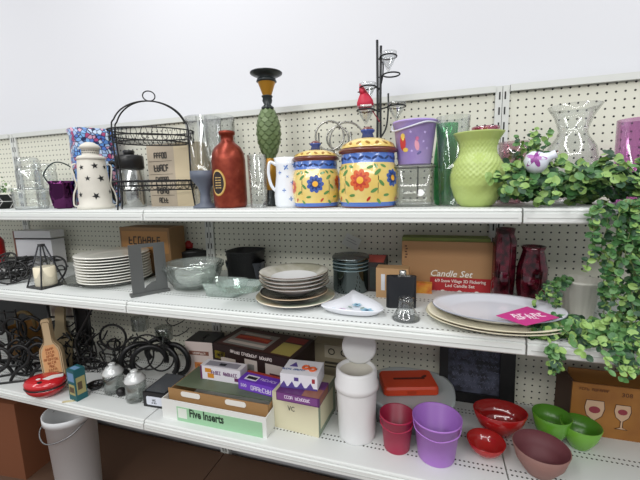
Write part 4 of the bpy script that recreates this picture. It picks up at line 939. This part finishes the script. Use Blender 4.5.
n = len(L[0][0]); vs = [(x, y, z) for ol, z in L for x, y in ol]
m.add(vs, [tuple(range(n))[::-1], tuple(range(3*n, 4*n))]+[(i*n+q, i*n+(q+1) % n, (i+1)*n+(q+1) % n, (i+1)*n+q) for i in range(3) for q in range(n)], 0, False, M); m.build('shell', oc, t)
MB().prism(rrect(4.6, .42, .2), 1.29, 1.33, 0, T((w_*.52, dp*.5, 0))).prism(rrect(.9, .4, .2), 1.29, 1.34, 0, T((w_*.82, dp*.6, 0)) @ Rz(.6)).build('handle_slot', P('4a140c', .5), t)
MB().box(w_*.42, w_*.58, -.08, .05, .35, .8).build('latch', P('b03818', .4), t)
def pail(label, px, py, hwp, hh, mats):
    q = onz(px, py, Z3+hh); k = kr(q); R = hwp*k; p = Vector((q.x, q.y, Z3))
    t = thing('pail', p, 0, label, 'pail', 'party pails')
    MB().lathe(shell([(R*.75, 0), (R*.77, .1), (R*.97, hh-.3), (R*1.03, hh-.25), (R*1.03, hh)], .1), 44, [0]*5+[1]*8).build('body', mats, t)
    m = MB(); m.tube(smooth([(-R, 0, hh-.4), (-R*.8, -R*.75, hh-.9), (0, -R*1.15, hh-1.1), (R*.8, -R*.75, hh-.9), (R, 0, hh-.4)]), .07, 6).build('handle', mats[0], t)
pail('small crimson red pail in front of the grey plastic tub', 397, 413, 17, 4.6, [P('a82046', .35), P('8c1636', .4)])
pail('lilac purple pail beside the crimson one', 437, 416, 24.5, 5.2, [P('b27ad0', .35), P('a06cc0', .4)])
# ---------------- framed slate
a = ony(440, 345, -1.6); b = ony(516, 350, -1.6); w_ = b.x-a.x
t = thing('framed_slate', (a.x, -2.6, Z3), 0, 'black framed dark panel with scratchy grey script leaning on the pegboard', 'picture')
h = 12.4; M = Rx(radians(-5))
fm = MB()
for x0, x1, z0, z1 in ((0, 1.25, 0, h), (w_-2.0, w_, 0, h), (1.25, w_-2.0, 0, 1.5), (1.25, w_-2.0, h-.9, h)): fm.box(x0, x1, 0, .8, z0, z1, 0, M)
fm.build('frame', P('0e0e10', .4), t)
MB().box(1.2, w_-1.9, .35, .7, 1.4, h-.8, 0, M).build('panel', P('1b1c24', .6, hex2='4a4e60', nscale=9), t)
m = MB(); r2 = random.Random(3)
for i in range(11):
    z = h-1.5-i*.85; x = 1.9
    while x < w_-2.6:
        l = r2.uniform(.25, .7); m.tube(smooth([(x, .3, z), (x+l*.3, .3, z+r2.uniform(.1, .5)), (x+l*.6, .3, z-r2.uniform(0, .25)), (x+l, .3, z+.1)], 3), .035, 4, M=M); x += l+r2.uniform(.05, .3)
m.build('script', P('6d7186', .6), t)
# ---------------- red bowls, woven, green bowls
def simplebowl(name, label, px, py, z0, R, H, mats, rz=0, tilt=0, cat='bowl', group=None, ys=1):
    p = onz(px, py, z0+H); p.z = z0
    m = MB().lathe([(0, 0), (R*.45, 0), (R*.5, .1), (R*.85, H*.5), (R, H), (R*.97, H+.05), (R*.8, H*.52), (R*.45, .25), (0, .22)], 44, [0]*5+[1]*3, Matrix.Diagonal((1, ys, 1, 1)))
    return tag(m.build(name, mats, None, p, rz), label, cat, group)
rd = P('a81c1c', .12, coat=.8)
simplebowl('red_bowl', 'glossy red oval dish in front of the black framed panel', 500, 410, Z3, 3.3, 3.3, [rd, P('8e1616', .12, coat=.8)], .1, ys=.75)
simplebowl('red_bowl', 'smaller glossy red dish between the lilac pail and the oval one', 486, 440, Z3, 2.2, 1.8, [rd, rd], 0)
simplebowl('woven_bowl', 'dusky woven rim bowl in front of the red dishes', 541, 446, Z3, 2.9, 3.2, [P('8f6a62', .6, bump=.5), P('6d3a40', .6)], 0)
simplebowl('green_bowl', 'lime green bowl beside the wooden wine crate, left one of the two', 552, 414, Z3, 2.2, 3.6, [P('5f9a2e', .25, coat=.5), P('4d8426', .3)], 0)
simplebowl('green_bowl', 'lime green bowl directly in front of the wooden wine crate', 581, 424, Z3, 2.2, 3.0, [P('6fa838', .25, coat=.5), P('4d8426', .3)], 0)
# ---------------- wooden crate with glasses on it
ztop = 33.3
A = onz(573, 382, ztop); B = onz(650, 391, ztop); v = B-A; rz = atan2(v.y, v.x)
t = thing('wine_crate', (A.x, A.y, Z3), rz, 'wooden-look carton printed with wine glasses at the right end of the lowest shelf', 'box')
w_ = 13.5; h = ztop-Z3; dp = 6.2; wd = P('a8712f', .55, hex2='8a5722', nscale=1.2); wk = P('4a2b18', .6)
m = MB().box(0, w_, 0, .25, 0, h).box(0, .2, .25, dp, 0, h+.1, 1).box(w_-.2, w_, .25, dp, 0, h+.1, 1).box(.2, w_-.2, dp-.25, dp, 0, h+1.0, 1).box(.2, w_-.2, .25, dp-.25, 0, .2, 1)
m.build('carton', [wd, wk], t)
MB().box(.3, w_-.3, 2.6, 2.8, .3, h+.7).build('divider', P('96652d', .6), t)
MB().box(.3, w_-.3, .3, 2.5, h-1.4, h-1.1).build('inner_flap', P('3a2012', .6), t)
m = MB(); 
for x, s_ in ((2.6, 1.05), (5.6, .85), (9.4, 1.4)):
    ol = [(-.9*s_, 0), (-1.05*s_, -1.0*s_), (-.8*s_, -2*s_), (-.15*s_, -2.6*s_), (-.15*s_, -3.6*s_), (-.8*s_, -3.9*s_), (.8*s_, -3.9*s_), (.15*s_, -3.6*s_), (.15*s_, -2.6*s_), (.8*s_, -2*s_), (1.05*s_, -1.0*s_), (.9*s_, 0)]
    m.prism(ol, 0, .03, 0, T((x, 0, h*.62+s_-.5)) @ Rx(pi/2)); m.tube([(x+a_, -.04, h*.62+s_-.5+b_) for a_, b_ in ol], .04, 4, True, 1)
    m.prism(ell(.6*s_, .45*s_, 14), 0, .03, 2, T((x, -.03, h*.62+s_-1.7*s_)) @ Rx(pi/2))
m.build('printed_glasses', [P('c9a789', .5), P('4a2c1c'), P('8c2f3c')], t)
text('308', .8, Fm(5.9, h*.86), P('5c3416'), t); text('WINE GLASSES', .5, Fm(2.4, h*.9), P('6a3c18'), t)
# ---------------- left ironwork
def gb_(px, py, z=Z3): return onz(px, py, z)
p = gb_(18, 382); t = thing('iron_plate_rack', p, .55, 'black wrought-iron scroll rack at the far left of the lowest shelf', 'rack')
flat = [(0, 0, 0)]
MB().tube(smooth([(-4.5, 0, .2), (4.5, 0, .2), (4.8, 2.8, .2), (-4.2, 2.8, .2), (-4.5, 0, .2)], 4), .2, 7).build('base_frame', iron, t)
for dx in (-3, 0, 3):
    MB().tube(smooth([(dx-1.2, .3, .3), (dx-.2, .3, 1.8), (dx+1.6, .5, 3.2), (dx+2.0, .7, 5.2), (dx+.6, .8, 6.4), (dx-.9, .7, 5.6), (dx-.4, .6, 4.4), (dx+.5, .6, 4.8)]), .27, 7).build('scroll', iron, t)
    MB().tube(smooth([(dx+1.2, 2.6, .3), (dx+.2, 2.6, 2.2), (dx-1.6, 2.5, 3.6), (dx-1.8, 2.3, 5.8), (dx-.4, 2.3, 7), (dx+.7, 2.3, 6)]), .27, 7).build('scroll', iron, t)
p = gb_(-4, 365); t = thing('iron_trellis', p, .4, 'tall black iron lattice standing at the left edge behind the scroll rack', 'rack')
m = MB()
for x in (-3, -1, 1, 3, 5): m.tube([(x, 0, 0), (x, 0, 11)], .18, 6)
for z in (1, 4, 7, 10.5): m.tube([(-3, 0, z), (5, 0, z)], .16, 6)
m.build('lattice', iron, t)
for x in (-2, 2): MB().tube([(x+1.6*cos(b), -.2, 5.6+1.6*sin(b)) for b in [2*pi*j/20 for j in range(20)]], .16, 6, True).build('scroll_ring', iron, t)
p = gb_(30, 352); t = thing('basket', p, 0, 'amber woven basket half hidden among black ironwork on the left', 'basket')
MB().lathe(shell([(2.2, 0), (2.9, 5.8), (3.0, 6.0)], .2), 32, sq=3).build('body', P('7a5420', .7, noise=.4, nscale=8, bump=.5), t)
MB().tube(smooth([(-2.8, 0, 5.9), (-2.2, 0, 8), (0, 0, 8.8), (2.2, 0, 8), (2.8, 0, 5.9)]), .35, 8).build('handle', P('6b5830', .7), t)
# big black board and more ironwork on the far left
a = ony(-12, 300, -1.2); b = ony(62, 300, -1.2)
t = thing('black_board', (a.x, -1.6, Z3), 0, 'large black board standing at the back behind the ironwork on the lowest shelf', 'board')
MB().box(0, b.x-a.x, 0, .5, 0, 14).build('panel', P('0c0c0d', .5), t)
MB().box(-.2, b.x-a.x+.2, -.3, .6, 13.6, 14.6).build('frame', P('161412', .4), t)
p = gb_(8, 366); t = thing('scroll_candelabra', p, .5, 'black iron stand of big loose scrolls behind the front scroll rack', 'stand')
for dx, s_ in ((-4, 1), (-1, -1), (2, 1), (5, -1)):
    MB().tube(smooth([(dx-2*s_, 0, .3), (dx-1*s_, .2, 3), (dx+1.4*s_, .2, 5.4), (dx+1.8*s_, 0, 8.2), (dx, -.2, 9.6), (dx-1.6*s_, 0, 8.2), (dx-.8*s_, 0, 6.6), (dx+.3*s_, 0, 7.4)]), .28, 8).build('scroll', iron, t)
MB().tube(smooth([(-6, -.6, .3), (0, -1, .3), (6, -.6, .3), (6.4, 1.4, .3), (0, 1.6, .3), (-6, 1.4, .3)]), .24, 7).build('base_frame', iron, t)
p = gb_(88, 366); t = thing('scroll_stand', p, .2, 'black iron stand of tangled curls right of the grey-brown plaque', 'stand')
r3 = random.Random(11)
for j in range(9):
    x = -3+j*.75; pts = [(x, r3.uniform(-.8, .8), 0)]
    for q in range(1, 7): pts.append((x+r3.uniform(-1.4, 1.4), r3.uniform(-1, 1), q*1.15))
    MB().tube(smooth(pts, 5), .15, 6).build('curl', iron, t)
MB().tube(ring(3.2, .2, 28, ry=1.4), .2, 6, True).build('base_ring', iron, t)
for (px, py, rz, sc_, L) in ((120, 366, .9, .8, 'smaller black iron stand of curls below the round hoop'), (26, 370, -.4, 1.0, 'black iron stand of curls between the front scroll rack and the tan plaque'), (74, 366, 1.4, .95, 'black iron stand of curls in front of the tall black frame rack')):
    q = copy_tree(t); q.location = gb_(px, py)*S; q.rotation_euler.z = rz; q.scale = (sc_, sc_, sc_); q['label'] = L
# bottle plaque
p = gb_(55, 379)
t = thing('bottle_plaque', p, tocam(p)*.4+.1, 'tan bottle-shaped wooden plaque with an orange lettered panel', 'plaque')
H = 10.9
def bott(s_): 
    a = [(-1.75, 0), (-1.8, 4.5), (-1.65, 5.6), (-.8, 6.8), (-.7, 7.6), (-.7, H-.4), (-.5, H)]; a = a+[(-x, z) for x, z in a[::-1]]
    return [(x*s_, H/2+(z-H/2)*s_) for x, z in a]
M = T((0, 0, 0)) @ Ry(-.1) @ Rx(pi/2-.12)
MB().prism(bott(1), -.9, 0, 0, M).build('board', P('c9b08a', .6), t)
ol = bott(.9); m = MB(); m.tube([M @ Vector((x, z, .03)) for x, z in ol], .05, 5, True); m.build('outline', P('6a5238'), t)
MB().prism([(x*.66, .6+z*.78) for x, z in [(-2, 0), (-2, 5.5), (-1.2, 7.2), (1.2, 7.2), (2, 5.5), (2, 0)]], 0, .04, 0, M).build('panel', P('dca470', .6), t)
for i, s_ in enumerate(('Good', 'wine', 'good', 'friends', 'make', 'the', 'best', 'times')): text(s_, .62, M @ T((0, 5.5-i*.62, .06)), P('a0562c'), t, shear=.2)
# second plaque behind: grey-tan bottle silhouette
p2 = gb_(60, 369)
t = thing('bottle_plaque', p2, .35, 'grey-brown bottle-shaped board standing right behind the lettered plaque', 'plaque')
MB().prism([(x*1.2, z*1.08) for x, z in bott(1)], -.5, 0, 0, Ry(.04) @ Rx(pi/2-.12)).build('board', P('8d7f62', .65), t)
# red round tin
p = gb_(47, 393)
t = thing('red_casserole', p, .25, 'oval red lidded dish with black seam at the front left of the lowest shelf', 'dish')
E_ = Matrix.Diagonal((1, .8, 1, 1))
MB().lathe([(0, 0), (2.0, 0), (2.8, .8), (3.1, 1.5), (0, 1.5)], 40, 0, E_).build('base', P('b01a20', .2, coat=.6), t)
MB().lathe([(3.1, 1.5), (3.16, 1.55), (3.16, 1.7), (3.1, 1.75)], 40, 0, E_).build('seam', P('141414', .4), t)
lp = [(3.1, 1.75), (3.15, 2.2), (2.9, 2.6), (2.0, 2.85), (0, 2.9)]
MB().lathe([(0, 1.75)]+lp, 40, 0, E_).build('lid', P('c41e26', .2, coat=.6), t)
MB().prism([(.2, -.7), (1.4, -.9), (2.7, .6), (2.4, 1.1), (.8, .5)], 2.7, 2.92, 0).prism(ell(.35, .25, 10, 0, -.4, -.8), 2.7, 2.93, 0).build('white_patch', P('e6e4e2', .35), t)
MB().prism(ell(.4, .3, 10, 0, .5, -1.6), 2.5, 2.86).build('black_patch', P('1c1a1c'), t)
# teal box
p = gb_(70, 399)
t = thing('teal_box', p, -.15, 'small teal carton with tan picture panels beside the red dish', 'box')
dims = (2.0, 1.7, 5.2); m = MB().box(0, dims[0], 0, dims[1], 0, dims[2])
for f in (('F', .12, .88, .18, .52, 1), ('F', .2, .8, .26, .44, 2, .04), ('F', .1, .9, .62, .9, 3), ('R', .1, .9, .2, .75, 1), ('R', .2, .6, .35, .6, 2, .04), ('T', .15, .85, .2, .7, 3)): onface(m, dims, *f)
m.build('carton', [P('1a5c62', .5), P('a8a06a', .5), P('5a4a34', .5), P('6f94b8', .5)], t)
q = gb_(62, 403); tag(MB().box(0, 1.6, 0, .35, 0, .12, 0, Rz(.5)).box(1.5, 2.2, .05, .2, 0, .1, 1, Rz(.5)).build('wooden_clip', [P('cfc39a', .6), P('9a9468', .6)], None, q), 'tiny pale wooden clip lying in front of the teal box', 'clip')
# black framed rack with picture
p = gb_(68, 360)
t = thing('wine_rack', p, .3, 'tall black metal frame rack with a small picture wired to it, left of centre', 'rack')
for x0, x1 in ((-2.6, -2.6), (2.6, 2.6), (5, 5.4)): MB().tube([(x0, 0, 0), (x1, 0, 13)], .25, 6).build('post', iron, t)
for z in (.4, 5, 9, 12.8): MB().tube([(-2.6, 0, z), (2.6, 0, z), (5.2, 1, z)], .2, 6).build('rung', iron, t)
MB().box(-2.2, 2.2, .1, .3, 8.2, 12.2).box(-2.0, 2.0, .05, .1, 8.4, 12.0, 1).build('picture', [P('b8b4a4', .5), P('7a6a62', .5, hex2='a9a898', nscale=4)], t)
MB().box(2.8, 4.8, 0, .5, 3, 12.6).build('black_panel', P('121214', .4), t)
m = MB()
for z in (1.5, 3, 6.2, 7.4): m.tube(smooth([(-2.6, .3, z), (-1, -.6, z+1), (.6, .4, z-.6), (2.6, -.2, z+.6)]), .15, 6)
for k in range(6): m.tube(smooth([(-2+k*.9, -.5, 0), (-1.6+k*.9, -1.2, 2.4), (-2.3+k*.9, -.8, 4.2), (-1.4+k*.8, 0, 6)]), .13, 6)
m.build('scrollwork', iron, t)
# wire grid basket
p = gb_(98, 372)
t = thing('wire_basket', p, .3, 'black wire grid basket with a lean beside the jars', 'basket')
m = MB()
for k in range(7): x = -3+k; m.tube([(x, 0, 0), (x, -.6, 3.2)], .07, 5).tube([(x, 0, 0), (x, 3, 0)], .07, 5)
for z in (0, 1, 2, 3.2): m.tube([(-3, -.6*z/3.2, z), (3, -.6*z/3.2, z)], .08, 5)
for y in (1, 2, 3): m.tube([(-3, y, 0), (3, y, 0)], .07, 5)
m.build('grid', iron, t)
MB().tube(smooth([(-3, 0, 3), (-3.4, 0, 6), (-1, 0, 10), (2, 0, 14.5)]), .2, 7).build('handle', iron, t)
# ring holders
def rings(name, label, px, py, specs, rz, extra=None):
    p = gb_(px, py); t = thing(name, p, rz, label, 'candle holder', None)
    for (cx, cz, r, th, tl) in specs:
        M = T((cx, 0, cz)) @ Rz(tl)
        MB().tube([M @ Vector((r*cos(b), 0, r*sin(b))) for b in [2*pi*j/32 for j in range(32)]], th, 7, True).build('ring', iron, t)
    if extra: extra(t)
    return t
def ex1(t):
    MB().tube([(0, 0, 0), (0, 0, 3)], .15, 6).build('stem', iron, t); MB().lathe([(0, 0), (1.4, 0), (1.3, .2), (0, .25)], 20).build('foot', iron, t)
rings('ring_holder', 'black metal round hoop stand against the pegboard above the jars', 116, 363, [(0, 5.3, 2.5, .22, 0), (0, 4.0, 1.0, .12, .2)], .3, ex1)
def band(m, c, r, w, a0, a1, th=.1, tl=0, n=20):
    M = T(c) @ Rz(tl)
    vs = []; 
    for k in range(n+1):
        a = a0+(a1-a0)*k/n
        for rr in (r, r-th):
            for y in (-w/2, w/2): vs.append(M @ Vector((rr*cos(a), y, rr*sin(a))))
    fs = []
    for k in range(n):
        o = 4*k; fs += [(o, o+1, o+5, o+4), (o+2, o+6, o+7, o+3), (o, o+4, o+6, o+2), (o+1, o+3, o+7, o+5)]
    fs += [(0, 2, 3, 1), (4*n, 4*n+1, 4*n+3, 4*n+2)]; m.add(vs, fs, 0, True)
p = gb_(160, 378); t = thing('band_sculpture', p, .25, 'large black metal holder of broad curved bands and hoops behind the jars', 'candle holder')
for c, r, w_, a0, a1, tl in (((0, 0, 3.2), 3.2, 1.2, -.2, 3.6, .3), ((2.6, .6, 3.0), 3.0, 1.3, -.9, 2.4, -.3), ((4.2, .8, 3.2), 3.2, 1.0, -1.4, 1.9, -.2), ((-2.0, .4, 3.4), 3.3, 1.0, .4, 4.4, .5), ((1.2, 1.4, 4.6), 2.6, .9, -.5, 3.9, .1)):
    m = MB(); band(m, (c[0]-1.6, c[1], c[2]-.1), r, .5, a0, a1, .8, tl); m.build('band', P('131314', .35), t)
for c, r in (((-3.6, 0, 4.6), 2.9), ((-1.6, -.3, 5.0), 3.1), ((.4, .2, 3.8), 2.4)): MB().tube([(c[0]+r*cos(b), c[1]+.3*sin(b), c[2]+r*sin(b)) for b in [2*pi*j/30 for j in range(30)]], .15, 7, True).build('hoop', iron, t)
m = MB()
for k in range(5): m.tube([(-4.4+k*.35, 0, 5.4), (-5.2+k*.5, 0, 7.4)], .05, 5)
for z in (5.8, 6.4, 7.0): m.tube(ring(.9, z, 14, -4.1), .05, 5, True)
m.build('wire_cup', iron, t)
for px, py, L in ((140, 322, 'smoky clear glass cup held up by the black hoops, left one'), (164, 332, 'smoky clear glass cup held among the black bands, right one')):
    q = ony(px, py, -7.5); tag(MB().lathe(shell([(.5, -1.4), (.7, -1.2), (1.1, 0), (1.5, .9)], .08), 24).build('glass_cup', G('e6eae8', .2, .6, .05), None, q), L, 'cup', 'glass cups in the black metal holders')
# ladle/black spoon rest
p = gb_(96, 388); t = thing('black_ladle', p, .6, 'black ladle with a short curved handle lying left of the glass jars', 'ladle')
MB().lathe(shell([(.4, 0), (1.0, .25), (1.4, .8)], .08), 24).build('bowl', P('141416', .25, coat=.4), t)
MB().tube(smooth([(1.3, 0, .8), (2.6, .3, 1.2), (4.2, .8, 2.2), (5.2, 1.2, 2.4)]), .22, 7).build('handle', P('141416', .3), t)
# glass jars with metal lids
def lidjar(label, px, py):
    p = gb_(px, py); t = thing('lidded_jar', p, tocam(p), label, 'jar', 'glass jars with silver lids')
    MB().lathe(shell([(1.35, 0), (1.5, .12), (1.55, .7), (1.4, 1.0), (1.55, 1.4), (1.55, 3.0), (1.4, 3.3)], .12), 32).build('body', G('e8edea', .18, .7, .05, .3), t)
    MB().lathe([(0, 3.2), (1.5, 3.2), (1.6, 3.3), (1.6, 3.5), (1.4, 3.75), (1.35, 3.9), (1.1, 4.15), (1.05, 4.35), (.5, 4.45), (.45, 4.7), (.6, 4.9), (.3, 5.05), (0, 5.05)], 32).build('lid', P('dcdfde', .25, metal=.15, coat=.5), t)
lidjar('glass jar with stepped silver lid, left one of the pair beside the ladle', 115, 391)
lidjar('glass jar with stepped silver lid, right one nearer the black tray box', 137, 399)
q = gb_(123, 394); tag(MB().lathe([(0, 0), (.5, .1), (.75, .6), (.6, 1.15), (.2, 1.4), (0, 1.4)], 20).build('iron_ball', P('1a1718', .4), None, q+Vector((.1, -.4, 0))), 'small round black ball lying between the two silver-lidded jars', 'ball')
# black tray box with label
A = gb_(144, 406); t = thing('black_tray', A, .05, 'long black box with a white label on its end, left of the white carton', 'box')
dims = (4.0, 5.6, 2.4); m = MB().box(0, dims[0], 0, dims[1], 0, dims[2]); m.build('box', P('1a1b1e', .4), t)
MB().prism(rrect(2.8, 1.4, .25), 0, .03, 0, T((2.0, -.01, 1.1)) @ Rx(pi/2)).build('label_plate', P('d8dce6', .5), t)
text('LOT', .4, Fm(2.0, 1.25, -.06), P('33363c'), t); text('8 PCS', .32, Fm(2.0, .8, -.06), P('33363c'), t)
MB().box(.3, 3.7, .4, 5.3, 2.4, 2.5).build('glass_top', P('55585c', .1, coat=.6), t)
# black wire hooks on the pegboard
for i, (px, py) in enumerate(((186, 318), (189, 328))):
    q = ony(px, py, -.2); tag(MB().tube(smooth([(0, 0, 0), (.2, -1.5, -.2), (-.8, -3, -.5), (-1.8, -3.2, .2), (-2.2, -2.4, .7)]), .1, 6).build('peg_hook', iron, None, q), ('upper curly black wire hook on the pegboard above the pink box', 'lower curly black wire hook just over the black-topped box')[i], 'hook', 'wire hooks')
# ---------------- below: bucket and carton on the base deck
p = spot(71, -17, 22); p.z = ZB; zt = zat(p, 409); k = kr(Vector((p.x, p.y, zt)))
t = thing('white_bucket', p, 0, 'white plastic bucket on the base deck beneath the lowest shelf', 'bucket'); h = zt-ZB; R = 28*k
MB().lathe(shell([(R*.8, 0), (R*.82, .2), (R*.94, h-1.2), (R*1.02, h-1.1), (R*1.02, h)], .15), 40).build('body', P('c9cbcc', .4), t)
MB().tube(smooth([(-R, 0, h-1), (-R*.8, -R*.8, h-2.4), (0, -R*1.15, h-3.2), (R*.8, -R*.8, h-2.4), (R, 0, h-1)]), .1, 6).build('handle', P('8a8c8e', .3, metal=.7), t)
p = spot(10, -17, ZB)
t = thing('brown_carton', (p.x-9, -18, ZB), .1, 'wide reddish-brown carton on the base deck at the lower left corner', 'box')
MB().box(0, 13, 0, 12, 0, zat(p, 402)-ZB).build('carton', P('7a4a30', .6), t)
